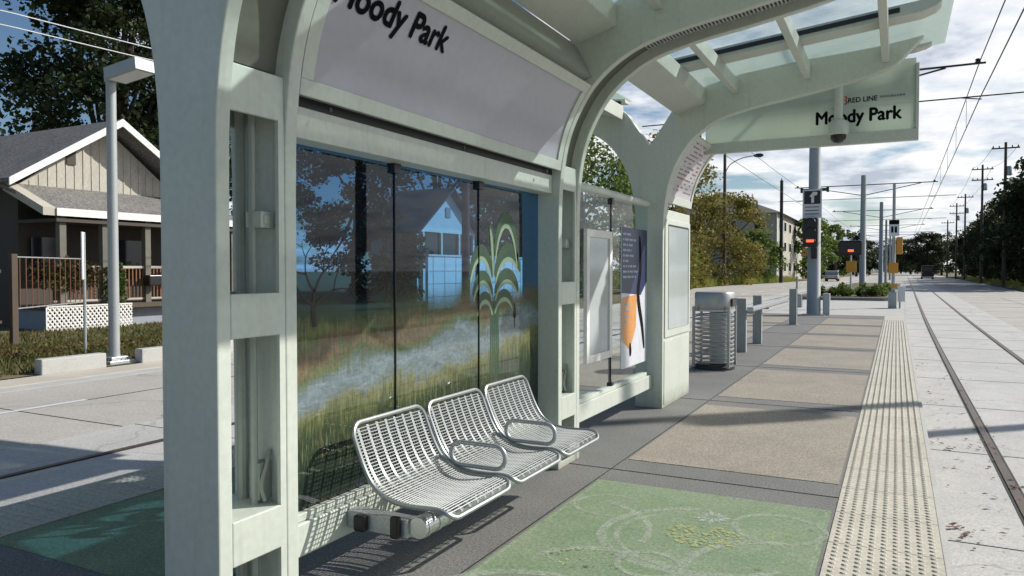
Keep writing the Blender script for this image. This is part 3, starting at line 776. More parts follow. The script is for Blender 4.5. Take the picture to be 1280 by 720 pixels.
# tall cabinet bay: solid panel, poster case, curved map panel above
cab = thing('information_cabinet', 'white-green cabinet pillar with a tall glazed poster case, beyond the glass wall', 'cabinet', (-2.5, 9.1, 0))
q = MB(); q.box(mx(-2.352), -2.352, 8.431, 9.53, 0, 2.27); body = link('cabinet_body', q, M['paint'], cab, bevel=.006)
q = MB(); q.box(-2.351, -2.336, 8.36, 9.50, .80, 2.16); pc_ = link('poster_case', q, M['paint'], cab, bevel=.005)
q = MB(); q.box(-2.335, -2.330, 8.48, 9.38, .89, 2.09); link('poster_pane', q, M['case_face'], pc_)
q = MB(); q.box(-2.351, -2.343, 8.36, 9.50, .03, .765); link('access_panel', q, M['paint'], cab, bevel=.004)
q = MB(); q.box(-2.3345, -2.328, 9.38, 9.40, .89, 2.09); q.box(-2.3345, -2.328, 8.48, 9.38, 2.08, 2.1); link('case_gasket', q, M['black'], pc_)
sg = thing('curved_map_sign', 'curved line-map panel with small dark marks, above the poster cabinet', 'sign', (-2.3, 9.1, 2.3))
panel2, at2, L2 = curved_sign(sg, 8.44, 9.53, 2.29, -1.98, .10, .05, .07)
panel2.data.materials.clear(); panel2.data.materials.append(M['lite_panel'])
q = MB(); q2 = MB(); rnd = random.Random(3)
def patch(mb, y0, y1, s0, s1, off):
    a = at2(s0, off); b = at2(s1, off); mb.face([(a[0], y0, a[1]), (a[0], y1, a[1]), (b[0], y1, b[1]), (b[0], y0, b[1])])
for r_ in range(13):
    s0 = .16+r_*.048; yy = 8.60
    while yy < 9.36:
        w = .02+.07*rnd.random()
        if rnd.random() < .62: patch(q if rnd.random() < .85 else q2, yy, yy+w, s0, s0+.016, -.0095)
        yy += w+.02
link('map_mark', q, M['ink_grey'], sg); link('red_map_mark', q2, M['red'], sg)

# hanging end sign
hs = thing('hanging_station_sign', 'large pale green glass sign lettered RED LINE and Moody Park hanging at the canopy end', 'sign', (-.9, 9.2, 3.4))
q = MB(); q.box(-2.08, .165, 9.19, 9.21, 3.10, 3.86); link('sign_glass', q, M['sign_glass'], hs)
q = MB(); q.box(-2.10, .195, 9.165, 9.235, 2.975, 3.10); link('bottom_rail', q, M['paint'], hs, bevel=.006)
q = MB(); q.box(.165, .195, 9.165, 9.235, 3.10, 3.80); link('end_post', q, M['paint'], hs, bevel=.004)
q = MB(); q.box(-2.10, .0, 9.165, 9.235, 3.862, 3.90) ; link('top_rail', q, M['paint'], hs)
q = MB(); q.box(-.645, -.615, 9.212, 9.24, 3.10, 3.86); link('mullion', q, M['paint'], hs)
YS = 9.186
text_obj('lettering', 'Moody Park', .20, M['ink'], lambda u, v: (-.83+u, YS, 3.225+v), hs, bold=.007, width=.86)
text_obj('line_lettering', 'RED LINE', .078, M['ink'], lambda u, v: (-.50+u, YS, 3.44+v), hs, bold=.002, width=.29)
q = MB(); q.strip([(-.535, YS, 3.515), (-.515, YS, 3.50), (-.53, YS, 3.472), (-.51, YS, 3.45), (-.535, YS, 3.425)], .018, (0, 1, 0)); link('red_mark', q, M['red'], hs)
q = MB(); x = -.18
while x < .06:
    w = .012+.02*random.random(); q.box(x, x+w, YS-.001, YS, 3.465, 3.487); x += w+.007
link('fine_print', q, M['ink_grey'], hs)

# dome camera on its drop rod
dc = thing('dome_camera', 'small white dome camera with black lens bowl hanging before the Moody Park sign', 'camera', (-.585, 8.97, 3.2))
q = MB(); q.lathe(-.585, 8.97, [(.045, 3.22), (.045, 3.80), (.07, 3.805), (.07, 3.83)], 16); link('drop_rod', q, M['paint'], dc, smooth=True)
q = MB(); q.lathe(-.585, 8.97, [(.085, 3.055), (.105, 3.07), (.105, 3.16), (.09, 3.20), (.05, 3.225)], 20); link('housing', q, M['paint'], dc, smooth=True)
q = MB(); q.lathe(-.585, 8.97, [(.02, 2.968), (.05, 2.978), (.075, 3.005), (.082, 3.05), (.08, 3.054)], 20); link('lens_bowl', q, M['black'], dc, smooth=True)

# poster case and banner behind the clear glass
pcz = thing('map_case', 'white framed grey map case on the clear glass', 'poster case', (-2.58, 6.65, 1.3))
q = MB(); 
for a in ((6.32, 6.39, .72, 1.95), (6.93, 7.0, .72, 1.95), (6.39, 6.93, .72, .79), (6.39, 6.93, 1.88, 1.95)): q.box(-2.521, -2.485, *a)
link('case_frame', q, M['trim'], pcz, bevel=.004)
q = MB().box(-2.521, -2.50, 6.391, 6.929, .791, 1.879); link('case_pane', q, M['case_face'], pcz)
ps = thing('poster', 'tall narrow poster, navy over orange and white, on the clear glass', 'poster', (-2.56, 7.8, 1.3))
q = MB().box(-2.521, -2.512, 7.35, 8.22, .55, 2.02); link('poster_sheet', q, M['poster_white'], ps)
XP = -2.511
q = MB().face([(XP, 7.35, 1.34), (XP, 8.0, 1.30), (XP, 8.22, 1.45), (XP, 8.22, 2.02), (XP, 7.35, 2.02)]); link('navy_field', q, M['navy'], ps)
q = MB().face([(XP+.0006, 7.36, .86), (XP+.0006, 7.62, .72), (XP+.0006, 7.82, .95), (XP+.0006, 7.86, 1.31), (XP+.0006, 7.36, 1.29)]); link('orange_field', q, M['orange'], ps)
q = MB(); rnd = random.Random(5)
for r_ in range(9):
    z = 1.94-r_*.056; yy = 7.39
    while yy < 7.78-.2*rnd.random():
        w = .03+.1*rnd.random(); q.face([(XP+.001, yy, z), (XP+.001, yy+w, z), (XP+.001, yy+w, z+.022), (XP+.001, yy, z+.022)]); yy += w+.025
link('pale_stripe', q, M['poster_blue'], ps); q = MB()
for r_ in range(4):
    q.face([(XP+.0012, 7.42, 1.2-r_*.06), (XP+.0012, 7.62-.03*r_, 1.2-r_*.06), (XP+.0012, 7.62-.03*r_, 1.22-r_*.06), (XP+.0012, 7.42, 1.22-r_*.06)])
link('pale_stripe', q, M['poster_blue'], ps)
q = MB(); leafstroke(q, [(7.95, 1.95), (7.98, 1.6), (7.9, 1.3), (8.05, .95), (8.12, .7)], .10, XP+.0018); leafstroke(q, [(7.62, .8), (7.64, .72), (7.63, .66)], .07, XP+.0018); link('dark_swirl', q, M['ink'], ps)

# ------------------------------------------------------------------ bench with three perforated metal seats
bench = thing('bench', 'three-seat silver wire-mesh bench with two loop armrests, fixed below the printed glass', 'bench', (-2.1, 3.8, 0))
PROF = [(-2.385, .815), (-2.345, .71), (-2.295, .60), (-2.24, .525), (-2.165, .48), (-2.07, .462), (-1.97, .462), (-1.89, .466), (-1.835, .455), (-1.805, .425)]
PR = catmull([(x, 0, z) for x, z in PROF], 5)
W = .62
def seat(y0):
    # outer rounded frame loop
    loop = []; rc = .07; n = len(PR)
    cum = [0]
    for i in range(n-1): cum.append(cum[-1]+(PR[i+1]-PR[i]).length)
    TL = cum[-1]
    def pos(s_):
        s_ = min(max(s_, 0), TL-1e-6); i = max(k for k in range(n-1) if cum[k] <= s_); return PR[i].lerp(PR[i+1], (s_-cum[i])/(cum[i+1]-cum[i]))
    def pt(s_, y): p = pos(s_); return Vector((p[0], y0+y, p[2]))
    for cs, cy, a0 in ((rc, rc, 180), (rc, W-rc, 90), (TL-rc, W-rc, 0), (TL-rc, rc, -90)):
        for k in range(6):
            a = math.radians(a0-k*18); loop.append(pt(cs-rc*math.sin(a+PI/2) if False else cs+rc*math.cos(a), cy+rc*math.sin(a)))
    # densify along the long sides
    dl = []
    def sy(i):
        return loop[i]
    # build explicit: top edge, right side, bottom edge, left side
    path = []
    def corner(cs, cy, a0, a1):
        for k in range(6):
            a = math.radians(a0+(a1-a0)*k/5); path.append(pt(cs+rc*math.cos(a), cy+rc*math.sin(a)))
    corner(rc, rc, 270, 180)
    corner(rc, W-rc, 180, 90)
    for k in range(1, 22): path.append(pt(rc+(TL-2*rc)*k/22, W))
    corner(TL-rc, W-rc, 90, 0); corner(TL-rc, rc, 0, -90)
    for k in range(21, 0, -1): path.append(pt(rc+(TL-2*rc)*k/22, 0))
    q = MB().tube(path, .0125, 8, closed=True); so = link('seat_frame', q, M['seat'], bench, smooth=True)
    # slotted sheet: long flat bars with fine cross wires
    q = MB(); bm = q.bm
    nb = 8
    for b in range(nb):
        yc = .045+(W-.09)*b/(nb-1); wv = .019
        s0 = .02 if .05 < yc < W-.05 else .03
        ring_ = []
        for k in range(36):
            s_ = s0+(TL-2*s0)*k/35; ring_.append((pt(s_, yc-wv/2), pt(s_, yc+wv/2)))
        for th in (.0, -.004):
            vs = [(bm.verts.new(a+Vector((0, 0, th))), bm.verts.new(c_+Vector((0, 0, th)))) for a, c_ in ring_]
            for k in range(35): bm.faces.new((vs[k][0], vs[k][1], vs[k+1][1], vs[k+1][0]))
    link('seat_slats', q, M['seat'], so, smooth=True)
    q = MB(); k = 0; s_ = .03
    while s_ < TL-.025:
        q.tube([pt(s_, .014), pt(s_, W/2), pt(s_, W-.014)], .0032, 4, cap=False); s_ += .0165
    link('cross_wire', q, M['seat'], so)
    q = MB()
    for b in range(nb-1):
        for f_ in (.36, .64):
            yc = .045+(W-.09)*(b+f_)/(nb-1); q.tube([pt(.03+(TL-.06)*k/24, yc)-Vector((0, 0, .002)) for k in range(25)], .0028, 4, cap=False)
    link('fine_wire', q, M['seat'], so)
    # bracket under the seat
    q = MB(); q.box(-2.15, -1.93, y0+.26, y0+.30, .37, .437); q.box(-2.15, -1.93, y0+.34, y0+.38, .37, .437); link('seat_bracket', q, M['galv'], so, bevel=.004)
for y0 in (2.90, 3.56, 4.22): seat(y0)
for yc in (3.54, 4.20):
    P = []
    x0, x1, z0, z1, rr_ = -2.20, -1.86, .48, .605, .06
    for cx, cz, a0 in ((x1-rr_, z1-rr_, 90), (x1-rr_, z0+rr_, 0), (x0+rr_, z0+rr_, -90), (x0+rr_, z1-rr_, 180)):
        for k in range(6):
            a = math.radians(a0-k*18); P.append((cx+rr_*math.cos(a), yc, cz+rr_*math.sin(a)+.02))
    q = MB().tube(P, .013, 10, closed=True); link('armrest', q, M['galv'], bench, smooth=True)
q = MB().tube([(-2.05, 2.99, .325), (-2.05, 4.90, .325)], .052, 18); bar = link('support_tube', q, M['stain'], bench, smooth=True)
for a in (2.98, 3.1, 3.22, 3.34, 3.46): pass
q = MB()
for a in (3.015, 3.11, 3.205, 3.30, 3.395): q.tube([(-2.05, a, .325), (-2.05, a+.028, .325)], .0555, 18)
link('clamp_ring', q, M['stain'], bar, smooth=True)
for yb in (2.97, 4.62):
    q = MB().box(-2.468, -2.10, yb, yb+.09, .27, .36); bk = link('wall_bracket', q, M['galv'], bench, bevel=.006)
    q = MB().box(-2.40, -2.33, yb-.04, yb-.001, .275, .355); link('clamp_knob', q, M['black'], bk, bevel=.01); q = MB().box(-2.18, -2.13, yb-.035, yb-.001, .27, .38); link('clamp_knob', q, M['black'], bk, bevel=.01)

# ------------------------------------------------------------------ things further along the platform
tr = thing('litter_bin', 'steel slatted litter bin with a square hood on the platform', 'litter bin', (-2.58, 12.1, 0))
cx, cy = -2.58, 12.12
def rsq(r_, k, n): # rounded square
    a = 2*PI*k/n; c_, s_ = math.cos(a), math.sin(a); e_ = .78
    return (math.copysign(abs(c_)**e_, c_)*r_, math.copysign(abs(s_)**e_, s_)*r_)
def rsq_ring(r_, z, n=28): return [(cx+rsq(r_, k, n)[0], cy+rsq(r_, k, n)[1], z) for k in range(n)]
q = MB()
for k in range(12): q.tube(rsq_ring(.285, .12+k*.067), .014, 6, closed=True)
link('ring_slats', q, M['bin'], tr, smooth=True)
for a in (45, 135, 225, 315):
    x_, y_ = cx+.27*math.copysign(1, math.cos(math.radians(a))), cy+.27*math.copysign(1, math.sin(math.radians(a))); q = MB().box(x_-.022, x_+.022, y_-.022, y_+.022, .04, 1.0); link('corner_post', q, M['bin'], tr, bevel=.005)
def loft(mb, rings):
    bm = mb.bm; V = [[bm.verts.new(p) for p in R] for R in rings]; n = len(V[0])
    for i in range(len(V)-1):
        for k in range(n): bm.faces.new((V[i][k], V[i][(k+1) % n], V[i+1][(k+1) % n], V[i+1][k]))
    bm.faces.new(V[0][::-1]); bm.faces.new(V[-1]); return mb
q = loft(MB(), [rsq_ring(.30, .955), rsq_ring(.305, .97), rsq_ring(.305, 1.20), rsq_ring(.285, 1.225), rsq_ring(.12, 1.235)]); hood = link('hood', q, M['bin'], tr, smooth=True)
q = MB().box(cx+.296, cx+.309, cy-.16, cy+.16, 1.0, 1.13); link('opening', q, M['black'], hood)
q = loft(MB(), [rsq_ring(.31, .92), rsq_ring(.31, .953)]); link('hood_rim', q, M['galv'], tr)
q = MB().lathe(cx+.08, cy+.03, [(.16, .10), (.17, .9)], 18); link('liner', q, M['galv'], tr, smooth=True)
q = loft(MB(), [rsq_ring(.31, .0), rsq_ring(.31, .05), rsq_ring(.27, .08)]); link('base_plate', q, M['dark_metal'], tr)

def bollard(y, label):
    b = thing('bollard', label, 'bollard', (-2.62, y, 0), 'grey posts along the platform centre')
    q = MB().box(-2.72, -2.52, y-.06, y+.06, 0, 1.03); link('post', q, M['post'], b, bevel=.008)
    q = MB().box(-2.77, -2.47, y-.11, y+.11, 0, .018); link('foot_plate', q, M['galv'], b)
    return b
bollard(22.7, 'lone grey post with no rail, farthest along the platform')
lr = thing('leaning_rail', 'pale sloping leaning rail on two grey posts beyond the litter bin', 'leaning rail', (-2.6, 15.7, 0))
for y in (14.75, 16.6):
    q = MB().box(-2.72, -2.54, y-.06, y+.06, 0, 1.03); link('post', q, M['post'], lr, bevel=.008)
    q = MB().box(-2.54, -2.40, y-.03, y+.03, .74, .80); link('bracket', q, M['pole_grey'], lr, bevel=.005)
q = MB().box(-2.47, -2.34, 14.35, 19.3, .80, .88); link('rail_bar', q, M['stain'], lr, bevel=.02)

# catenary poles
def cat_pole(x, y, top, r0, label, arm=None, base_z=G):
    c = thing('catenary_pole', label, 'pole', (x, y, base_z), 'overhead line poles in the middle of the street')
    q = MB().lathe(x, y, [(r0*1.1, base_z), (r0*1.1, base_z+.02), (r0, base_z+.05), (r0*.72, top), (r0*.5, top+.03)], 16); link('shaft', q, M['pole_grey'], c, smooth=True)
    q = MB().box(x-r0*1.6, x+r0*1.6, y-r0*1.6, y+r0*1.6, base_z, base_z+.04); link('base_plate', q, M['galv'], c)
    if arm:
        for sg in arm:
            e = x+sg*5.0
            q = MB(); q.tube([(x, y, 8.12), (e, y, 8.12)], .035, 8); q.tube([(x, y, 7.30), (x+sg*3.9, y, 8.08)], .03, 8); q.tube([(x, y, 7.08), (x+sg*6.2, y, 7.08)], .022, 6)
            a_ = link('cantilever_arm', q, M['dark_metal'], c, smooth=True)
            q = MB().lathe(x+sg*4.78, y, [(.05, 8.14), (.09, 8.17), (.05, 8.2), (.09, 8.23), (.05, 8.27)], 10); link('insulator', q, M['black'], a_)
            q = MB().tube([(x+sg*4.3, y, 7.08), (x+sg*4.9, y, 6.98)], .018, 6); link('steady_arm', q, M['dark_metal'], a_)
    return c
p28 = cat_pole(-2.56, 28.0, 9.0, .23, 'thick grey pole at the far end of the platform, carrying an arrow sign and signal', (1, -1), 0.0)
q = MB().box(-2.56-.42, -2.56+.42, 27.97, 28.03, 4.30, 4.40); q.box(-2.56-.46, -2.56-.38, 27.93, 28.05, 4.26, 4.44); q.box(-2.56+.38, -2.56+.46, 27.93, 28.05, 4.26, 4.44); link('clamp', q, M['dark_metal'], p28)
cat_pole(-2.34, 64, 8.85, .25, 'grey overhead line pole standing in the planted island', (-1, 1))
cat_pole(-1.55, 92, 9.0, .25, 'grey overhead line pole behind the planted island', (1, -1))
for i, y in enumerate((124, 158, 195, 240)): cat_pole(-2.3+bend(y), y, 8.9, .2, ['small grey overhead line pole, first beyond the island', 'tiny grey overhead line pole, second beyond the island', 'tiny overhead line pole far up the street', 'faintest overhead line pole at the street end'][i], (1, -1))

# arrow sign, signal head, boxes at the end pole
sn = thing('arrow_sign', 'black and white upright arrow sign on the thick grey end pole', 'sign', (-2.6, 27.7, 3.9))
q = MB().box(-2.92, -2.30, 27.70, 27.72, 3.36, 4.34); link('sign_plate', q, M['sign_white'], sn)
q = MB().box(-2.87, -2.35, 27.69, 27.699, 3.84, 4.29); bk = link('black_field', q, M['black'], sn)
q = MB(); q.box(-2.64, -2.55, 27.683, 27.689, 3.88, 4.12); q.prism([(-2.70, 4.10), (-2.58, 4.26), (-2.44, 4.24), (-2.46, 4.14), (-2.55, 4.12), (-2.55, 4.02)], 'y', 27.682, 27.6885); link('white_glyph', q, M['trim'], bk)
q = MB()
for z in (3.72, 3.6, 3.48): q.box(-2.84, -2.39, 27.694, 27.6995, z, z+.035)
link('text_line', q, M['ink_grey'], sn)
sl = thing('tram_signal', 'black tram signal head with a lit red bar on the thick grey end pole', 'signal', (-2.62, 27.6, 2.8))
q = MB().box(-2.88, -2.40, 27.42, 27.72, 2.36, 3.34); hd = link('signal_head', q, M['black'], sl, bevel=.03)
for z in (2.55, 2.87, 3.18):
    q = MB(); a = [(-2.64+.17*math.cos(math.radians(t)), z+.15*math.sin(math.radians(t))) for t in range(0, 181, 20)]
    q.strip([(x_, 27.36, z_) for x_, z_ in a], .14, Vector((0, 0, 1))) if False else q.tube([(x_, 27.38, z_) for x_, z_ in a], .018, 6); link('visor', q, M['black'], hd)
q = MB().box(-2.76, -2.52, 27.40, 27.419, 2.52, 2.60); link('red_bar_lens', q, M['red_lens'], hd)
q = MB().box(-2.62, -2.42, 27.5, 27.72, 1.95, 2.34); link('control_box', q, M['dark_metal'], sl, bevel=.02)
yb = thing('yellow_push_button', 'small yellow push-button box low on the end pole signal', 'push button', (-2.85, 27.6, 2.2))
q = MB().box(-2.90, -2.76, 27.55, 27.70, 2.05, 2.30); link('button_box', q, M['yellow'], yb, bevel=.01); q = MB().lathe(-2.83, 2.16, [(.03, 27.53), (.03, 27.552)], 10, 'y'); link('button', q, M['black'], yb)
for (xx, yy, w, h, lab) in ((-3.05, 27.4, .34, .62, 'short grey equipment box left of the thick end pole'), (-2.15, 28.1, .22, .75, 'pale grey cabinet right of the thick end pole')):
    b = thing('equipment_box', lab, 'cabinet', (xx, yy, 0)); z0 = .28 if xx < -2.9 else 0
    q = MB().box(xx-w/2, xx+w/2, yy-.15, yy+.15, z0, h+z0*.4); d_ = link('box_body', q, M['pole_grey'] if z0 else M['galv'], b, bevel=.015)
    q = MB().box(xx-w/2+.03, xx+w/2-.03, yy-.158, yy-.151, z0+.05, h+z0*.4-.05); link('box_door', q, M['galv'], d_, bevel=.004)
    if z0: q = MB().tube([(xx, yy, 0), (xx, yy, 1.35)], .03, 8); link('box_post', q, M['pole_grey'], b)

# slim pole with sign and yellow plates at the crossing
cp = thing('crossing_signal_pole', 'slim grey crossing pole with yellow plates beside the track', 'signal pole', (-.14, 42, G))
q = MB().lathe(-.14, 42, [(.09, G), (.085, G+.5), (.07, 5.85)], 12); link('shaft', q, M['pole_grey'], cp, smooth=True)
q = MB().box(-.36, .02, 41.8, 42.2, G, .45); link('base_box', q, M['pole_grey'], cp, bevel=.02)
q = MB().box(.06, .40, 41.9, 42.25, G+.35, .95-.2); link('control_cabinet', q, M['sign_white'], cp, bevel=.02)
q = MB().box(.12, .2, 41.95, 42.15, G, G+.36); link('cabinet_leg', q, M['pole_grey'], cp)
q = MB().box(-.02, .26, 41.8, 42.0, 2.35, 3.2); link('yellow_signal_case', q, M['yellow'], cp, bevel=.04)
q = MB(); q.box(-.36, .08, 41.86, 41.90, 1.40, 1.92); q.box(-.22, .04, 41.84, 41.88, .66, .86); link('yellow_plate', q, M['yellow'], cp)
q = MB().box(-.36, .10, 41.80, 41.83, 3.25, 4.05); sp_ = link('sign_plate', q, M['sign_white'], cp)
q = MB(); q.box(-.36, .10, 41.79, 41.799, 3.83, 4.05); q.box(-.26, -.16, 41.79, 41.799, 3.42, 3.72); q.box(-.10, .0, 41.79, 41.799, 3.42, 3.72); link('sign_mark', q, M['ink'], sp_)
# wide signal head over the island
ws = thing('wide_signal', 'wide black signal head with red lamp and square orange plate on a thin post', 'signal', (-2.75, 55.5, G))
q = MB().lathe(-2.75, 55.5, [(.06, G), (.055, 3.3)], 10); link('post', q, M['galv'], ws, smooth=True)
q = MB().box(-3.50, -2.05, 55.2, 55.45, 2.55, 3.55); hd = link('backplate', q, M['black'], ws, bevel=.12)
q = MB().box(-2.92, -2.58, 55.15, 55.199, 2.78, 2.92); link('red_lamp', q, M['red_lens'], hd)
q = MB().box(-3.05, -2.4, 55.35, 55.4, 1.4, 2.15); link('orange_plate', q, M['yellow'], ws, bevel=.05)

# planted island
isl = MB().prism([(-6.2, 52.2), (-5.6, 51.8), (-.6, 51.8), (-.15, 52.2), (.5, 110), (-5.0, 110)], 'z', G, G+.18); struct('traffic_island', isl, M['planter_curb'])
isl = MB().prism([(-5.95, 52.6), (-.40, 52.6), (.2, 109), (-4.8, 109)], 'z', G+.18, G+.2); struct('planting_soil', isl, M['earth'])

# wires over the track (gentle sag between poles)
def wire(name, pts, r, lab, m='cable', sag=.25, n=10, group=None):
    P = []
    for i in range(len(pts)-1):
        a, b = Vector(pts[i]), Vector(pts[i+1])
        for k in range(n):
            t = k/n; p = a.lerp(b, t); p.z -= sag*4*t*(1-t); P.append(p)
    P.append(Vector(pts[-1])); q = MB().tube(P, r, 6)
    o = link(name, q, M[m]); return tag(o, lab, 'wire', group)
mp = [-6, 28, 64, 92, 124, 158, 195, 240]
wire('messenger_wire', [(2.26+bend(y)*.5, y, 8.2) for y in mp], .016, 'upper overhead wire above the track right of the platform', sag=.12)
wire('contact_wire', [((2.26 if i % 2 else 2.3)+bend(y)*.5, y, 7.0) for i, y in enumerate(mp)], .016, 'lower overhead contact wire above the track right of the platform', sag=.03)
wire('messenger_wire', [(-7.3+bend(y)*.5, y, 8.2) for y in mp[1:]], .014, 'upper overhead wire over the far left track', sag=.12)
wire('contact_wire', [(-7.3+bend(y)*.5, y, 7.0) for y in mp[1:]], .014, 'lower overhead contact wire over the far left track', sag=.03)
for y in (34, 40, 47, 55): tag(link('dropper_wire', MB().tube([(2.3+bend(y)*.5, y, 7.0), (2.3+bend(y)*.5, y, 8.12)], .008, 5), M['cable']), 'thin vertical dropper between the two overhead track wires', 'wire', 'droppers between the overhead wires')

# ------------------------------------------------------------------ left side of the street
def lamp():
    x, y = -14.3, 9.92
    l = thing('street_lamp', 'grey square-headed lamp post standing between the concrete blocks', 'street lamp', (x, y, G))
    q = MB().lathe(x, y, [(.115, G+.08), (.105, G+.3), (.095, 5.45)], 18); link('post', q, M['pole_grey'], l, smooth=True)
    q = MB().box(x-.3, x+.3, y-.3, y+.3, G, G+.09); q.box(x-.2, x+.2, y-.2, y+.2, G+.09, G+.16); link('base_plate', q, M['galv'], l, bevel=.01)
    T = Matrix.Translation((x, y, 5.5)) @ Matrix.Rotation(math.radians(-6), 4, 'Y')
    q = MB(); q.box(-.10, .35, -.09, .09, -.10, .06, T); q.box(.12, 1.08, -.24, .24, -.12, .12, T); hd = link('lamp_head', q, M['pole_grey'], l, bevel=.012)
    q = MB(); q.box(.2, 1.02, -.19, .19, -.13, -.121, T); link('lens', q, M['sign_white'], hd)
lamp()
sp = thing('sign_post', 'thin steel post with a narrow white sign seen edge-on', 'sign', (-15.25, 9.92, -.25))
q = MB().tube([(-15.25, 9.92, -.3), (-15.25, 9.92, 2.35)], .03, 8); link('post', q, M['galv'], sp, smooth=True)
T = Matrix.Translation((-15.22, 9.90, 1.87)) @ Matrix.Rotation(math.radians(47), 4, 'Z')
q = MB().box(-.03, .0, -.16, .16, -.50, .50, T); link('sign_plate', q, M['sign_white'], sp, bevel=.01)
for k, (a, b, lab) in enumerate(((8.16, 9.42, 'low pale concrete block left of the lamp post'), (10.2, 12.6, 'low pale concrete block right of the lamp post'), (13.2, 15.6, 'low concrete block furthest along the sidewalk'))):
    q = MB().box(-14.05, -13.82, a, b, G, G+.30); o = link('concrete_block', q, M['coping'], None, bevel=.02); tag(o, lab, 'block', 'concrete blocks along the sidewalk')

# bungalow
hs_ = thing('bungalow', 'weathered cream bungalow with grey gable roof and deep shaded porch', 'house', (-26, 16.5, -.25))
XG = -24.0
q = MB().prism([(13.9, -.2), (19.5, -.2), (19.5, 4.45), (16.45, 6.45), (13.4, 4.35), (13.9, 4.35)] if False else [(13.55, 4.2), (19.35, 4.2), (16.45, 6.35)], 'x', XG-.12, XG); gab = link('gable_wall', q, M['siding'], hs_)
q = MB()
for k in range(1, 20):
    yy = 13.6+k*.29; zt = 6.35-abs(yy-16.45)*.74-.1
    if zt > 4.3: q.box(XG, XG+.02, yy-.02, yy+.02, 4.2, zt)
link('batten', q, M['siding'], gab)
q = MB().box(XG+.005, XG+.05, 15.05, 15.35, 5.0, 5.5); link('gable_vent', q, M['house_dark'], gab)
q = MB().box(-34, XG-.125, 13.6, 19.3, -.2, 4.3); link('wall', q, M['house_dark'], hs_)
# roof slopes with thickness
sl_ = (6.62-4.34)/(16.45-12.9)
for sg in (1, -1):
    ye = 16.45-sg*3.65; ze = 6.62-3.65*sl_
    q = MB().prism([(16.45, 6.62), (ye, ze), (ye, ze-.12), (16.45, 6.50)], 'x', -34.5, XG+.85); link('roof_slope', q, M['shingle'], hs_)
    q = MB().prism([(16.45, 6.63), (ye, ze+.01), (ye-sg*.0, ze-.22), (16.45, 6.38)], 'x', XG+.852, XG+.90); link('barge_board', q, M['trim'], hs_)
# porch roof (shed) and fascia
q = MB(); bm = q.bm
A = [(XG+.0, 12.9, 4.22), (XG, 20.6, 4.22), (-22.0, 20.6, 3.38), (-22.0, 13.5, 3.38)]
B = [(x_, y_, z_-.12) for x_, y_, z_ in A]
VA = [bm.verts.new(p_) for p_ in A]; VB = [bm.verts.new(p_) for p_ in B]
bm.faces.new(VA); bm.faces.new(VB[::-1])
for i in range(4): bm.faces.new((VA[i], VB[i], VB[(i+1) % 4], VA[(i+1) % 4]))
link('porch_roof', q, M['shingle'], hs_)
q = MB().box(-21.998, -21.95, 13.48, 20.6, 3.17, 3.40); link('fascia', q, M['trim'], hs_)
q = MB(); q.prism([(XG, 4.23), (-22.0, 3.40), (-22.0, 3.17), (XG, 3.98)], 'y', 13.1, 13.47); link('end_fascia', q, M['walk'], hs_)
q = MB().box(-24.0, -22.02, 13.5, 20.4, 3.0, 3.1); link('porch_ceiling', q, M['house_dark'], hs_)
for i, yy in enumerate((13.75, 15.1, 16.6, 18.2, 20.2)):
    q = MB().box(-22.32, -22.12, yy-.10, yy+.10, .5, 3.2); link('porch_post', q, M['porch_post_shade'], hs_)
q = MB().box(-24.0, -21.95, 13.4, 20.4, .36, .5); link('porch_floor', q, M['wood_pole'], hs_)
q = MB(); q.box(-22.26, -22.20, 13.5, 20.3, 1.62, 1.70); q.box(-22.26, -22.20, 13.5, 20.3, .60, .66); rl = link('porch_rail', q, M['walk'], hs_)
q = MB(); yy = 13.6
while yy < 20.2: q.box(-22.25, -22.21, yy, yy+.04, .66, 1.62); yy += .13
link('baluster', q, M['brown'], rl)
for yy in (14.4, 17.4): q = MB().box(XG+.0, XG+.03, yy-.5, yy+.5, 1.3, 2.6); link('window', q, M['window'], hs_)
q = MB().box(-24.0, -22.3, 13.45, 20.3, -.25, .355); link('foundation', q, M['foundation'], hs_)
# front door step and box on rail
q = MB().box(-22.1, -21.8, 16.4, 16.9, 1.05, 1.4); bx_ = link('mail_box', q, M['black'], None, bevel=.03); tag(bx_, 'black box hung on the bungalow porch rail', 'box')
# lattice skirt
la = thing('lattice_panel', 'white diamond lattice panel below the bungalow porch', 'lattice', (-21.8, 14.3, -.2))
q = MB(); bm = q.bm
y0_, y1_, z0_, z1_ = 13.05, 15.75, -.28, .48
def clipseg(y, z, dy):
    # diagonal through (y,z0_) direction (dy,1)
    pts_ = []
    H_ = z1_-z0_; ya, yb_ = y, y+dy*H_
    t0, t1 = 0.0, 1.0
    lo, hi = min(ya, yb_), max(ya, yb_)
    if hi < y0_ or lo > y1_: return None
    if dy > 0:
        if ya < y0_: t0 = (y0_-ya)/(yb_-ya)
        if yb_ > y1_: t1 = (y1_-ya)/(yb_-ya)
    else:
        if ya > y1_: t0 = (y1_-ya)/(yb_-ya)
        if yb_ < y0_: t1 = (y0_-ya)/(yb_-ya)
    if t1 <= t0: return None
    return (ya+(yb_-ya)*t0, z0_+H_*t0), (ya+(yb_-ya)*t1, z0_+H_*t1)
yy = y0_-1
while yy < y1_+1:
    for dy, xo in ((.8, -21.80), (-.8, -21.79)):
        sgm = clipseg(yy, 0, dy)
        if sgm: q.strip([(xo, sgm[0][0], sgm[0][1]), (xo, sgm[1][0], sgm[1][1])], .045, (1, 0, 0))
    yy += .135
link('lattice_strips', q, M['trim'], la)
q = MB(); q.box(-21.81, -21.78, y0_, y1_, z1_, z1_+.04); q.box(-21.81, -21.78, y0_-.04, y0_, z0_, z1_); link('lattice_frame', q, M['trim'], la)
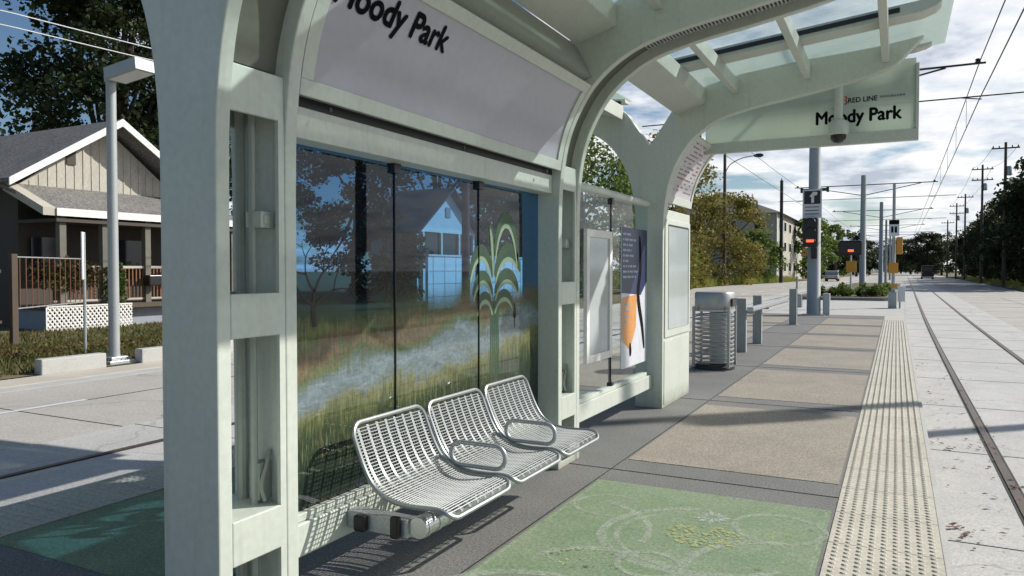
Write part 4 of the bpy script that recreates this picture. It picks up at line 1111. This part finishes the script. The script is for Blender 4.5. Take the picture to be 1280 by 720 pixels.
# fence post, rail and dark picket gate at far left
fp = thing('fence_post', 'weathered brown timber fence post at the lawn edge', 'fence post', (-18.5, 10.3, -.3)); q = MB().box(-18.57, -18.43, 10.23, 10.37, -.3, 1.95); link('post', q, M['wood_pole'], fp, bevel=.01)
pf = thing('picket_fence', 'dark reddish picket fence left of the timber post', 'fence', (-19, 8.5, -.25))
q = MB(); yy = 5.2
while yy < 10.1: q.box(-18.9, -18.87, yy, yy+.09, -.2, 1.85); yy += .12
link('picket', q, M['wood_maroon'], pf); q = MB(); q.box(-18.94, -18.901, 5.1, 10.25, .3, .38); q.box(-18.94, -18.901, 5.1, 10.25, 1.5, 1.58); link('fence_rail', q, M['wood_pole'], pf)
cl = thing('wire_fence', 'thin iron fence with rails running right from the timber post', 'fence', (-20, 12, -.25))
q = MB(); q.tube([(-18.5, 10.3, .65), (-20.6, 13.4, .66)], .018, 6); q.tube([(-18.5, 10.3, 1.88), (-20.6, 13.4, 1.88)], .018, 6); link('fence_rail', q, M['galv'], cl)
q = MB()
for k in range(14):
    t = k/13; x_, y_ = -18.5-2.1*t, 10.3+3.1*t; q.tube([(x_, y_, .62), (x_, y_, 1.9)], .012, 5, cap=False)
link('fence_bar', q, M['brown'], cl)

# ------------------------------------------------------------------ vegetation
def leaf_blob(mb, c, rad, n, size, rng, flat=.0):
    bm = mb.bm
    for _ in range(n):
        d_ = Vector((rng.gauss(0, 1), rng.gauss(0, 1), rng.gauss(0, 1))); d_.normalize(); rr_ = rng.random()**.45
        p_ = Vector((c[0]+d_.x*rad[0]*rr_, c[1]+d_.y*rad[1]*rr_, c[2]+d_.z*rad[2]*rr_))
        a = Vector((rng.gauss(0, 1), rng.gauss(0, 1), rng.gauss(0, .7))).normalized(); b = a.orthogonal(); b.rotate(Quaternion(a, rng.random()*6.28))
        s_ = size*(.4+1.1*rng.random()**1.5); a *= s_*.8; b *= s_*.45
        bm.faces.new([bm.verts.new(p_+a), bm.verts.new(p_+b), bm.verts.new(p_-a), bm.verts.new(p_-b)])
def make_tree(name, label, cat, loc, h, cr, m, seed, n=3800, size=.3, cb=.28, group=None, trunk_r=None, clumps=46, wide=1.0):
    rng = random.Random(seed); t = thing(name, label, cat, loc, group); x, y, z = loc
    tr_ = trunk_r or h*.022
    q = MB(); q.tube([(x, y, z-.1), (x+.1*rng.random(), y, z+h*.2), (x+.25*rng.uniform(-1, 1), y+.2*rng.uniform(-1, 1), z+h*.45), (x+.4*rng.uniform(-1, 1), y, z+h*.8)], [tr_*1.25, tr_, tr_*.75, tr_*.25], 9)
    cen = []
    for k in range(clumps):
        a = rng.random()*2*PI; u = rng.random(); hz = cb+(1-cb)*u**.85
        prof_ = math.sin(PI*min(1, max(.06, (hz-cb)/(1-cb)*.82+.14)))**.6
        rad = cr*prof_*(.35+.65*math.sqrt(rng.random()))*wide
        cen.append((x+rad*math.cos(a), y+rad*math.sin(a), z+h*hz*.95))
    for k in range(0, clumps, 4):
        c_ = Vector(cen[k]); st = Vector((x, y, z+h*(.2+.3*rng.random()))); mid = st.lerp(c_, .5)+Vector((0, 0, -h*.03))
        q.tube([st, mid, c_], [tr_*.45, tr_*.28, tr_*.08], 6)
    link('trunk', q, M['bark'], t, smooth=True)
    q = MB()
    for c_ in cen:
        s_ = cr*(.17+.17*rng.random()); leaf_blob(q, c_, (s_*1.25, s_*1.25, s_*.8), int(n/clumps*(.6+.8*rng.random())), size, rng)
    link('crown', q, M[m], t)
    return t
# big oaks behind the bungalow
make_tree('oak_tree', 'tall dark oak rising behind the bungalow roof', 'tree', (-38, 26.6, -.2), 19, 5.0, 'leaf_dark', 11, 36000, .19, .22, 'trees behind the bungalow', clumps=140)
make_tree('oak_tree', 'dark oak behind the bungalow gable, half hidden by the shelter', 'tree', (-36, 31.5, -.2), 15, 5.5, 'leaf_dark', 12, 14000, .19, .12, 'trees behind the bungalow', clumps=60)
make_tree('shade_tree', 'lower dark tree at the far left above the bungalow roof', 'tree', (-46, 22, -.2), 9.6, 5.0, 'leaf_mid', 13, 11000, .2, .12, 'trees behind the bungalow', clumps=50)
make_tree('shade_tree', 'dark tree seen through the first mural panel', 'tree', (-36, 44.5, -.2), 15.5, 4.2, 'leaf_dark', 14, 14000, .19, .15, 'trees behind the printed glass', clumps=60)
make_tree('shade_tree', 'dark tree behind the white gabled house', 'tree', (-31, 48, -.2), 14, 6.5, 'leaf_dark', 15, 14000, .2, .12, 'trees behind the printed glass', clumps=60)
make_tree('shade_tree', 'broad green tree right of the white gabled house', 'tree', (-24, 49, -.2), 13, 5.5, 'leaf_mid', 16, 12000, .2, .08, 'trees behind the printed glass', clumps=60)
make_tree('shade_tree', 'bushy tree seen above the clear glass bay', 'tree', (-21, 52, -.2), 12.5, 5.0, 'leaf_mid', 17, 13000, .18, .05, 'trees along the left pavement', clumps=60)
make_tree('shade_tree', 'tall loose tree just left of the litter bin and beside the cabinet', 'tree', (-17.6, 62, -.2), 13.5, 4.6, 'leaf_autumn', 18, 11000, .18, .04, 'trees along the left pavement', clumps=60)
make_tree('bush', 'tall dark bush against the side of the white gabled house', 'bush', (-24.6, 33.0, -.25), 5.2, 2.1, 'leaf_dark', 19, 5000, .16, .02, None, clumps=36)
# autumn thicket left of the apartment block
for k, (x_, y_, h_, c_, m_, lab) in enumerate(((-21.5, 74, 8.6, 4.2, 'leaf_autumn', 'rust tinged round tree behind the litter bin'), (-21.0, 88, 10.6, 5.0, 'leaf_autumn', 'olive brown tree in front of the dark apartment wall'),
        (-19.6, 99, 12.0, 5.0, 'leaf_autumn', 'brownish tree beside the tall street light pole'), (-19.6, 71, 4.6, 2.8, 'leaf_mid', 'bright green bush low beside the street'),
        (-18.2, 113, 7.5, 3.8, 'leaf_mid', 'green bush under the beige apartment wall'), (-20.5, 82, 4.2, 2.6, 'leaf_autumn', 'yellowish shrub at the foot of the thicket'))):
    make_tree('street_tree' if h_ > 6 else 'bush', lab, 'tree' if h_ > 6 else 'bush', (x_, y_, -.25), h_, c_, m_, 30+k, 9000, .19, .04, 'thicket left of the apartment block', clumps=45)
# far trees at the end of the street, left of track
for k, (x_, y_, h_, m_, lab) in enumerate(((-11.0, 150, 12, 'leaf_mid', 'green tree beyond the apartment block'), (-9.5, 185, 12, 'leaf_mid', 'smaller green tree far up the left pavement'), (-7.0, 230, 13, 'leaf_dark', 'dark tree farthest up the left pavement'))):
    make_tree('street_tree', lab, 'tree', (x_-3, y_, -.25), h_, 4.2, m_, 50+k, 2600, .4, .05, 'far trees on the left pavement', clumps=36)
# row of dark trees on the right
protoA = make_tree('oak_tree', 'nearest dark oak of the right-hand row', 'tree', (15.0, 90, -.25), 14.2, 5.8, 'leaf_dark', 60, 11000, .32, .06, 'dark oaks along the right-hand kerb', clumps=70)
protoB = make_tree('oak_tree', 'second dark oak of the right-hand row', 'tree', (15.4, 101, -.25), 14.6, 6.0, 'leaf_dark', 61, 11000, .32, .06, 'dark oaks along the right-hand kerb', clumps=70)
ordn = ['third', 'fourth', 'fifth', 'sixth', 'seventh', 'eighth', 'ninth', 'tenth', 'eleventh', 'twelfth', 'thirteenth', 'fourteenth']
rng = random.Random(4)
for k in range(12):
    y_ = 110+k*10.5+rng.uniform(-2, 2); src = protoA if k % 2 else protoB
    s_ = (.98-.02*k if k < 6 else .80)+rng.uniform(-.08, .08)
    copy_tree(src, (15.2+bend(y_)+rng.uniform(-1, 1.0), y_, -.25), ordn[k]+' dark oak of the right-hand row counting from the near end', (s_, s_, s_), rng.random()*6)
farT = copy_tree(protoA, (8.6, 275, -.25), 'dark tree closing the far end of the street', (1.0, 1.0, 1.0), 2.0); farT['group'] = 'trees closing the street'
for x_, y_, lab in ((13.5, 290, 'taller dark tree right of the street end'), (-1, 330, 'dim tree left of the street end'), (5, 340, 'dim tree in the middle of the street end')):
    t_ = copy_tree(protoB, (x_, y_, -.25), lab, (1.05, 1.05, .95), rng.random()*6); t_['group'] = 'trees closing the street'
for x_, y_, lab in ((-22, 300, 'dim far tree left of the street beyond the parked cars'), (-15, 320, 'dim far tree between the signal post and the overhead pole'), (-9, 310, 'dim far tree behind the island poles'), (2, 420, 'faint tree where the rails vanish'), (12, 420, 'faint tree right of where the rails vanish'), (-30, 260, 'far tree showing behind the thick end pole')):
    t_ = copy_tree(protoB, (x_, y_, -.25), lab, (1.2, 1.2, .85), rng.random()*6); t_['group'] = 'trees closing the street'
# small bushes in the planted island
bp = None
for k, (x_, y_, s_) in enumerate(((-4.6, 53.6, 1.0), (-3.7, 53.8, .85), (-2.9, 53.5, 1.1), (-2.1, 54.2, .9), (-1.4, 53.6, 1.15), (-.8, 54.4, .9), (-3.2, 57, 1.2), (-1.8, 58, 1.2), (-.7, 60, 1.2))):
    lab = ['low bush at the left corner of the planted island', 'second low bush from the left on the island edge', 'low bush under the wide black signal', 'low bush between signal and overhead pole',
           'rounded bush near the right end of the island edge', 'low bush at the right corner of the planted island', 'bush behind the wide signal on the island', 'bush behind the island overhead pole', 'bush behind the right corner of the island'][k]
    if bp is None:
        bp = thing('island_bush', lab, 'bush', (x_, y_, G+.2), 'bushes in the planted island'); q = MB(); rg = random.Random(9)
        for c_ in range(9): leaf_blob(q, (x_+rg.uniform(-.4, .4), y_+rg.uniform(-.4, .4), G+.2+rg.uniform(.15, .55)), (.28, .28, .22), 60, .10, rg)
        link('foliage', q, M['leaf_mid'], bp); q = MB()
        for c_ in range(5): q.tube([(x_, y_, G+.19), (x_+rg.uniform(-.3, .3), y_+rg.uniform(-.3, .3), G+.65)], .015, 5)
        link('stem', q, M['bark'], bp)
    else: copy_tree(bp, (x_, y_, G+.2), lab, (s_, s_, s_), k*1.3)
# vines on the porch rail
for k, (y_, w_, z0, z1, m_, lab, nn) in enumerate(((15.35, .55, .3, 1.75, 'leaf_vine', 'bright green vine hanging down the porch rail', 700), (13.8, 1.5, 1.0, 1.9, 'leaf_brownvine', 'brownish creeper along the left porch rail', 1100), (18.3, 1.7, 1.0, 1.8, 'leaf_brownvine', 'brownish creeper along the right porch rail', 1100))):
    rg = random.Random(70+k); q = MB()
    leaf_blob(q, (-22.05, y_, (z0+z1)/2), (.16, w_/1.2, (z1-z0)/1.7), nn, .075, rg); o = link('vine', q, M[m_]); tag(o, lab, 'vine')
# dry grass on the lawn edge
def blades(n, xr, yr, zb, h, rng, mb):
    bm = mb.bm
    for _ in range(n):
        x_ = rng.uniform(*xr); y_ = rng.uniform(*yr); hh = h*(.4+rng.random()); a = rng.random()*6.28; w_ = .012+.012*rng.random()
        dx, dy = math.cos(a)*w_, math.sin(a)*w_; l_ = hh*.5
        z_ = zb(x_); bm.faces.new([bm.verts.new((x_-dx, y_-dy, z_)), bm.verts.new((x_+dx, y_+dy, z_)), bm.verts.new((x_+rng.uniform(-l_, l_), y_+rng.uniform(-l_, l_), z_+hh))])
def zl(x_):
    for i in range(len(LX)-1):
        if LX[i] >= x_ >= LX[i+1]: return LZ[i]+(LZ[i+1]-LZ[i])*(LX[i]-x_)/(LX[i]-LX[i+1])
    return G
q = MB(); rg = random.Random(2); blades(16000, (-18.4, -14.1), (5, 17.5), zl, .12, rg, q); blades(5000, (-22, -18.4), (8, 19), zl, .12, rg, q)
for k in range(130):
    cx_, cy_ = rg.uniform(-17.5, -14.3), rg.uniform(5.5, 17); leaf_blob(q, (cx_, cy_, zl(cx_)+.1), (.35, .35, .14), 45, .05, rg)
tag(link('dry_grass', q, M['grass_dry']), 'dry brown grass and weeds behind the concrete blocks', 'grass', kind='stuff')
q = MB(); rg = random.Random(3)
def blades2(n, pts_, w_, h):
    bm = q.bm
    for _ in range(n):
        i = rg.randrange(len(pts_)-1); t = rg.random(); a, b = pts_[i], pts_[i+1]; x_ = a[0]+(b[0]-a[0])*t+rg.random()*w_; y_ = a[1]+(b[1]-a[1])*t
        ww = .05; hh = h*(.4+rg.random()); bm.faces.new([bm.verts.new((x_-ww, y_, -.3)), bm.verts.new((x_+ww, y_, -.3)), bm.verts.new((x_+rg.uniform(-.2, .2), y_, -.3+hh))])
blades2(6000, [(-20.6, 62), (-20.8, 78), (-20.6, 92), (-16.2, 128)], 2.2, .8)
tag(link('verge_grass', q, M['grass_green']), 'long green and yellow grass along the far left kerb', 'grass', kind='stuff')
q = MB(); rg = random.Random(6)
blades2(5000, [(9.6, 55), (10.6, 100), (11.8, 200)], 6, .4)
tag(link('verge_grass', q, M['grass_green']), 'short grass below the dark trees on the right', 'grass', kind='stuff')
# fallen leaves
q = MB(); rg = random.Random(8); bm = q.bm
def leaf(x_, y_, z_, s_):
    a = rg.random()*6.28; u = Vector((math.cos(a), math.sin(a), rg.uniform(-.2, .35)))*s_; v = Vector((-math.sin(a), math.cos(a), rg.uniform(-.2, .3)))*s_*.6
    c_ = Vector((x_, y_, z_+s_*.35)); bm.faces.new([bm.verts.new(c_+u), bm.verts.new(c_+v*.8+u*.2), bm.verts.new(c_-u), bm.verts.new(c_-v)])
for _ in range(130): leaf(.3+abs(rg.gauss(0, .35)), rg.uniform(4.5, 18), G+.006, rg.uniform(.012, .035))
for _ in range(60): leaf(.94+rg.gauss(0, .12), rg.uniform(5, 16), G+.014, rg.uniform(.012, .035))
for cx_, cy_ in ((.42, 6.45), (.50, 6.35), (.95, 7.9), (.55, 9.3)):
    for _ in range(7): leaf(cx_+rg.gauss(0, .03), cy_+rg.gauss(0, .04), G+.008, rg.uniform(.015, .035))
tag(link('fallen_leaves', q, M['dry_leaf']), 'brown fallen leaves scattered beside the right-hand rail', 'leaves', kind='stuff')

# ------------------------------------------------------------------ other buildings and street furniture
def gable_house(name, label, x0, x1, y0, y1, zt, zr, wm, rm):
    h = thing(name, label, 'house', ((x0+x1)/2, (y0+y1)/2, -.3)); ym = (y0+y1)/2
    q = MB().prism([(y0, -.3), (y1, -.3), (y1, zt), (ym, zr), (y0, zt)], 'x', x0, x1); w = link('wall', q, wm, h)
    k_ = (zr-zt)/(ym-y0)
    for sg in (1, -1):
        ye = ym-sg*(ym-y0+.5); ze = zt-.5*k_+.03
        q = MB().prism([(ym, zr+.03), (ye, ze), (ye, ze+.14), (ym, zr+.17)], 'x', x0-.4, x1+.5); link('roof_slope', q, rm, h)
    return h, w
h2, w2 = gable_house('white_house', 'small white gabled house seen through the printed glass', -27.2, -24, 35.0, 41.5, 3.9, 6.3, M['house_white'], M['dark_roof'])
for yy in (36.2, 39.2): q = MB().box(-23.99, -23.95, yy, yy+1, 1.1, 2.4); link('window', q, M['window'], h2)
q = MB(); q.box(-23.99, -23.96, 35.3, 41.2, 2.45, 3.72); link('porch_shade_panel', q, M['house_dark'], h2)  # flat dark panel paints the porch's shade onto the wall
for yy in (35.4, 37.3, 39.3, 41.0): q = MB().box(-23.95, -23.8, yy-.08, yy+.08, -.3, 3.74); link('porch_post', q, M['trim'], h2)
q = MB().box(-23.96, -23.94, 38.0, 38.5, 4.7, 5.3); link('gable_vent', q, M['foundation'], h2)
q = MB(); q.box(-23.99, -23.9, 34.9, 41.6, 3.75, 3.9); link('frieze_board', q, M['trim'], h2)
wl = thing('block_wall', 'white block wall running beside the left pavement behind the glass', 'wall', (-19, 33, -.3))
q = MB().box(-19.15, -19, 28.6, 39.5, -.3, 2.2); link('wall', q, M['wall_white'], wl)
q = MB()
for z in (.3, .9, 1.5): q.box(-18.999, -18.992, 28.6, 39.5, z, z+.03)
for y_ in range(29, 40): q.box(-18.999, -18.993, y_, y_+.04, -.3, 2.2)
link('block_joint', q, M['foundation'], wl)
q = MB().box(-19.2, -18.95, 28.55, 39.55, 2.2, 2.28); link('wall_cap', q, M['trim'], wl)
wp = thing('utility_pole', 'reddish timber utility pole seen through the middle mural panel', 'pole', (-17.6, 29.6, -.3)); q = MB().lathe(-17.6, 29.6, [(.2, -.3), (.15, 11)], 12); link('shaft', q, M['wood_maroon'], wp, smooth=True)
q = MB().box(-17.65, -17.55, 28.6, 30.6, 9.8, 9.93); link('crossarm', q, M['wood_pole'], wp)
# apartment block
ap = thing('apartment_block', 'three storey beige apartment block with dark hipped roof', 'apartment building', (-22, 143, -.3))
q = MB().box(-38, -17, 125, 161, -.3, 10.6); link('wall', q, M['apt'], ap)
q = MB(); bm = q.bm
B_ = [(-38.8, 124.2, 10.6), (-16.2, 124.2, 10.6), (-16.2, 161.8, 10.6), (-38.8, 161.8, 10.6)]; T_ = [(-27.5, 134, 15.2), (-27.5, 152, 15.2)]
vb = [bm.verts.new(v) for v in B_]; vt = [bm.verts.new(v) for v in T_]
bm.faces.new((vb[0], vb[1], vt[0])); bm.faces.new((vb[1], vb[2], vt[1], vt[0])); bm.faces.new((vb[2], vb[3], vt[1])); bm.faces.new((vb[3], vb[0], vt[0], vt[1])); bm.faces.new(vb[::-1])
link('roof', q, M['shingle'], ap)
for z in (1.2, 4.6, 8.0):
    for k, y_ in enumerate((127.5, 133.5, 140, 146.5, 153)):
        q = MB().box(-16.999, -16.93, y_, y_+2.6, z, z+1.7); wn = link('window', q, M['trim'], ap); q = MB().box(-16.929, -16.9, y_+.15, y_+2.45, z+.12, z+1.58); link('pane', q, M['window'], wn)
    for x_ in (-35, -30, -25, -20.5):
        q = MB().box(x_, x_+1.8, 124.93, 124.999, z, z+1.6); wn = link('window', q, M['trim'], ap); q = MB().box(x_+.1, x_+1.7, 124.9, 124.929, z+.1, z+1.5); link('pane', q, M['window'], wn)
q = MB(); q.box(-17.05, -16.9, 124.9, 125.3, -.3, 10.6); link('downpipe', q, M['trim'], ap)
# street light utility pole on the left
lp = thing('street_light_pole', 'tall dark timber pole with a curved street light arm', 'street light', (-18.5, 92, -.3))
q = MB().lathe(-18.5, 92, [(.24, -.3), (.17, 16.2)], 12); link('shaft', q, M['wood_pole'], lp, smooth=True)
q = MB().tube(catmull([(-18.5, 92, 13.0), (-17.9, 91.9, 14.1), (-16.5, 91.8, 14.8), (-14.7, 91.6, 15.0)], 6), .06, 8); link('lamp_arm', q, M['galv'], lp, smooth=True)
q = MB().lathe(91.6, 14.98, [(.08, -15.1), (.22, -14.8), (.24, -14.3), (.1, -14.0)], 12, 'x'); link('lamp_head', q, M['dark_metal'], lp, smooth=True)
up = thing('dark_pole', 'plain dark pole in front of the beige apartment wall', 'pole', (-14.6, 112, -.3)); q = MB().lathe(-14.6, 112, [(.26, -.3), (.22, 14.2)], 12); link('shaft', q, M['dark_metal'], up, smooth=True); q = MB().box(-14.66, -14.54, 111.9, 112.1, 14.2, 14.5); link('cap', q, M['dark_metal'], up)
# right utility poles
def util(x_, y_, top, lab, arms=1, lean=0):
    u = thing('utility_pole', lab, 'utility pole', (x_, y_, -.3), 'timber utility poles on the right')
    q = MB().tube([(x_, y_, -.3), (x_+lean, y_, top)], [.2, .13], 10); link('shaft', q, M['wood_pole'], u, smooth=True)
    for k in range(arms):
        z = top-.7-1.5*k; q = MB().box(x_-1.3+lean, x_+1.3+lean, y_-.07, y_+.07, z, z+.14); ca = link('crossarm', q, M['wood_pole'], u)
        q = MB()
        for xx in (-1.15, -.6, .6, 1.15): q.lathe(x_+xx+lean, y_, [(.05, z+.14), (.07, z+.25), (.04, z+.36)], 8)
        link('insulator', q, M['black'], ca)
    q = MB().lathe(x_+.35, y_, [(.22, top-3.6), (.25, top-3.5), (.25, top-2.7), (.2, top-2.6)], 12); link('transformer', q, M['galv'], u, smooth=True)
    return u
util(10.4, 97, 15.4, 'nearest timber utility pole over the dark trees on the right', 1)
util(10.6, 124, 16.3, 'second timber utility pole with two crossarms', 2)
util(11.2, 162, 15.6, 'third and smaller timber utility pole', 1)
util(11.0, 181, 15.4, 'fourth timber utility pole, close behind the third', 2)
util(10.4, 200, 13.0, 'short dark utility pole at the far end of the row', 1)
util(10.6, 19.6, 14.8, 'timber utility pole beside the right-hand road, casting its long shadow across the platform', 1)
for dx, lab in ((-1.15, 'left power line strung along the right-hand poles'), (1.15, 'right power line strung along the right-hand poles')):
    wire('power_line', [(10.4+dx, 97, 15.05), (10.6+dx, 124, 15.95), (11.2+dx, 162, 15.3), (11.0+dx, 181, 15.1)], .02, lab, sag=.5)
# service wires upper left
wire('service_wire', [(-16, -8, 5.75), (-16, 9.0, 6.5), (-16.6, 29.6, 7.7)], .014, 'lower pale overhead wire crossing the oak at upper left', 'cable_pale', sag=.08)
wire('service_wire', [(-16, -8, 6.0), (-16, 9.0, 6.78), (-16.6, 29.6, 8.0)], .014, 'upper pale overhead wire crossing the oak at upper left', 'cable_pale', sag=.08)

# vehicles
def car(name, label, x_, y_, m, L_=4.8, W_=1.95, H_=1.75, boxy=False):
    c = thing(name, label, 'van' if boxy else 'car', (x_, y_, G), None)
    if boxy: side = [(-L_/2, .4), (-L_/2, H_*.95), (-L_/2+.15, H_), (L_/2-1.3, H_), (L_/2-.7, H_*.58), (L_/2, H_*.5), (L_/2, .4)]
    else: side = [(-L_/2, .4), (-L_/2, H_*.55), (-L_/2+.5, H_*.6), (-L_/2+1.0, H_*.97), (-.0, H_), (.7, H_*.95), (1.2, H_*.6), (L_/2-.1, H_*.5), (L_/2, .4)]
    q = MB().prism([(y_+a, G+b) for a, b in side], 'x', x_-W_/2, x_+W_/2); link('body', q, m, c, bevel=.08, seg=3)
    q = MB().box(x_-W_/2+.18, x_+W_/2-.18, y_-L_/2-.02, y_-L_/2+.3, G+H_*.60, G+H_*.90) if boxy else MB().prism([(y_-L_/2+.52, G+H_*.62), (y_-L_/2+1.0, G+H_*.93), (y_+.6, G+H_*.92), (y_+1.05, G+H_*.62)], 'x', x_-W_/2-.01, x_+W_/2+.01)
    link('window', q, M['window'], c)
    for sx in (-1, 1):
        for yy_ in (-L_*.31, L_*.31):
            q = MB().lathe(y_+yy_, G+.34, [(.34, x_+sx*(W_/2-.22)), (.34, x_+sx*(W_/2+.01))], 16, 'x'); link('wheel', q, M['tyre'], c)
        q = MB().box(x_+sx*(W_/2-.14)-.11, x_+sx*(W_/2-.14)+.11, y_-L_/2-.03, y_-L_/2+.02, G+H_*.42, G+H_*.52); link('tail_light', q, M['red'], c)
    q = MB().box(x_-W_/2+.05, x_+W_/2-.05, y_-L_/2-.08, y_-L_/2+.05, G+.35, G+.55); link('bumper', q, M['galv'] if boxy else M['dark_metal'], c)
car('delivery_van', 'dark boxy van driving away in the right-hand lane', 5.6, 175, M['car_dark'], 5.6, 2.15, 2.75, True)
car('parked_car', 'small pale car parked far up the left-hand side of the street', -9.5, 135, M['car_pale'])
car('parked_car', 'small dark car parked far up the left-hand side of the street', -10.6, 150, M['car_dark'])

# ------------------------------------------------------------------ sky, sun, camera
w = bpy.data.worlds.new('World'); scene.world = w; w.use_nodes = True
nt = w.node_tree; nt.nodes.clear()
SUN_AZ = math.radians(47)    # from +Y toward +X
SUN_EL = math.radians(35)
sky = nt.nodes.new('ShaderNodeTexSky'); sky.sky_type = 'NISHITA'; sky.sun_disc = False
sky.sun_elevation = SUN_EL; sky.sun_rotation = SUN_AZ; sky.dust_density = .6; sky.ozone_density = 2.0
bg = nt.nodes.new('ShaderNodeBackground'); bg.inputs[1].default_value = .078
hsv = nt.nodes.new('ShaderNodeHueSaturation'); hsv.inputs['Saturation'].default_value = 1.14; nt.links.new(sky.outputs[0], hsv.inputs['Color']); nt.links.new(hsv.outputs[0], bg.inputs[0])
tc = nt.nodes.new('ShaderNodeTexCoord'); sx = nt.nodes.new('ShaderNodeSeparateXYZ'); nt.links.new(tc.outputs['Generated'], sx.inputs[0])
zc = math_n(nt, 'MAXIMUM', sx.outputs[2], 0.0); den = math_n(nt, 'ADD', zc, .16)
cv = nt.nodes.new('ShaderNodeCombineXYZ'); nt.links.new(math_n(nt, 'DIVIDE', sx.outputs[0], den), cv.inputs[0]); nt.links.new(math_n(nt, 'DIVIDE', sx.outputs[1], den), cv.inputs[1])
n1 = N(nt, 'ShaderNodeTexNoise', Scale=1.25, Detail=9.0, Roughness=.56, Distortion=.25); nt.links.new(cv.outputs[0], n1.inputs['Vector'])
n2 = N(nt, 'ShaderNodeTexNoise', Scale=2.3, Detail=8.0, Roughness=.6); nt.links.new(cv.outputs[0], n2.inputs['Vector'])
# more cloud to the right (+X side of the street), clearer to the left
bias = math_n(nt, 'ADD', math_n(nt, 'MULTIPLY_ADD', sx.outputs[0], .20, -.06), math_n(nt, 'MULTIPLY', sx.outputs[1], .19))
low = ramp(nt, sx.outputs[2], [(0.0, .16), (.10, .05), (.22, 0.0)])
cov = math_n(nt, 'ADD', math_n(nt, 'ADD', n1.outputs[0], bias), low.outputs[0])
cf = ramp(nt, cov, [(.53, 0.0), (.62, 1.0)])
cc = ramp(nt, n2.outputs[0], [(.36, (.50, .55, .64)), (.46, (.80, .84, .90)), (.55, (1.0, 1.0, 1.0))])
bgc = nt.nodes.new('ShaderNodeBackground'); bgc.inputs[1].default_value = .93; nt.links.new(cc.outputs[0], bgc.inputs[0])
mxs = nt.nodes.new('ShaderNodeMixShader'); nt.links.new(math_n(nt, 'MULTIPLY', cf.outputs[0], .93), mxs.inputs[0]); nt.links.new(bg.outputs[0], mxs.inputs[1]); nt.links.new(bgc.outputs[0], mxs.inputs[2])
wo = nt.nodes.new('ShaderNodeOutputWorld'); nt.links.new(mxs.outputs[0], wo.inputs[0])
S = Vector((math.sin(SUN_AZ)*math.cos(SUN_EL), math.cos(SUN_AZ)*math.cos(SUN_EL), math.sin(SUN_EL)))
ld = bpy.data.lights.new('sun', 'SUN'); ld.energy = 5.0; ld.angle = math.radians(.5); ld.color = (1.0, .955, .88)
lo = bpy.data.objects.new('sun', ld); COL.objects.link(lo); lo.rotation_euler = S.to_track_quat('Z', 'Y').to_euler(); lo.location = S*60

cd = bpy.data.cameras.new('camera'); co = bpy.data.objects.new('camera', cd); COL.objects.link(co)
cd.sensor_fit = 'HORIZONTAL'; cd.sensor_width = 36; cd.lens = 935/1280*36; cd.clip_end = 3000; cd.clip_start = .05
yaw = math.radians(27.2); pit = math.atan(23/935)
co.location = (0, 0, 1.58); co.rotation_euler = (PI/2-pit, 0, yaw)
scene.camera = co
scene.view_settings.view_transform = 'Standard'; scene.view_settings.look = 'None'; scene.view_settings.gamma = 1; scene.view_settings.exposure = .18
scene.view_settings.use_curve_mapping = False
scene.cycles.max_bounces = 8; scene.cycles.transparent_max_bounces = 16
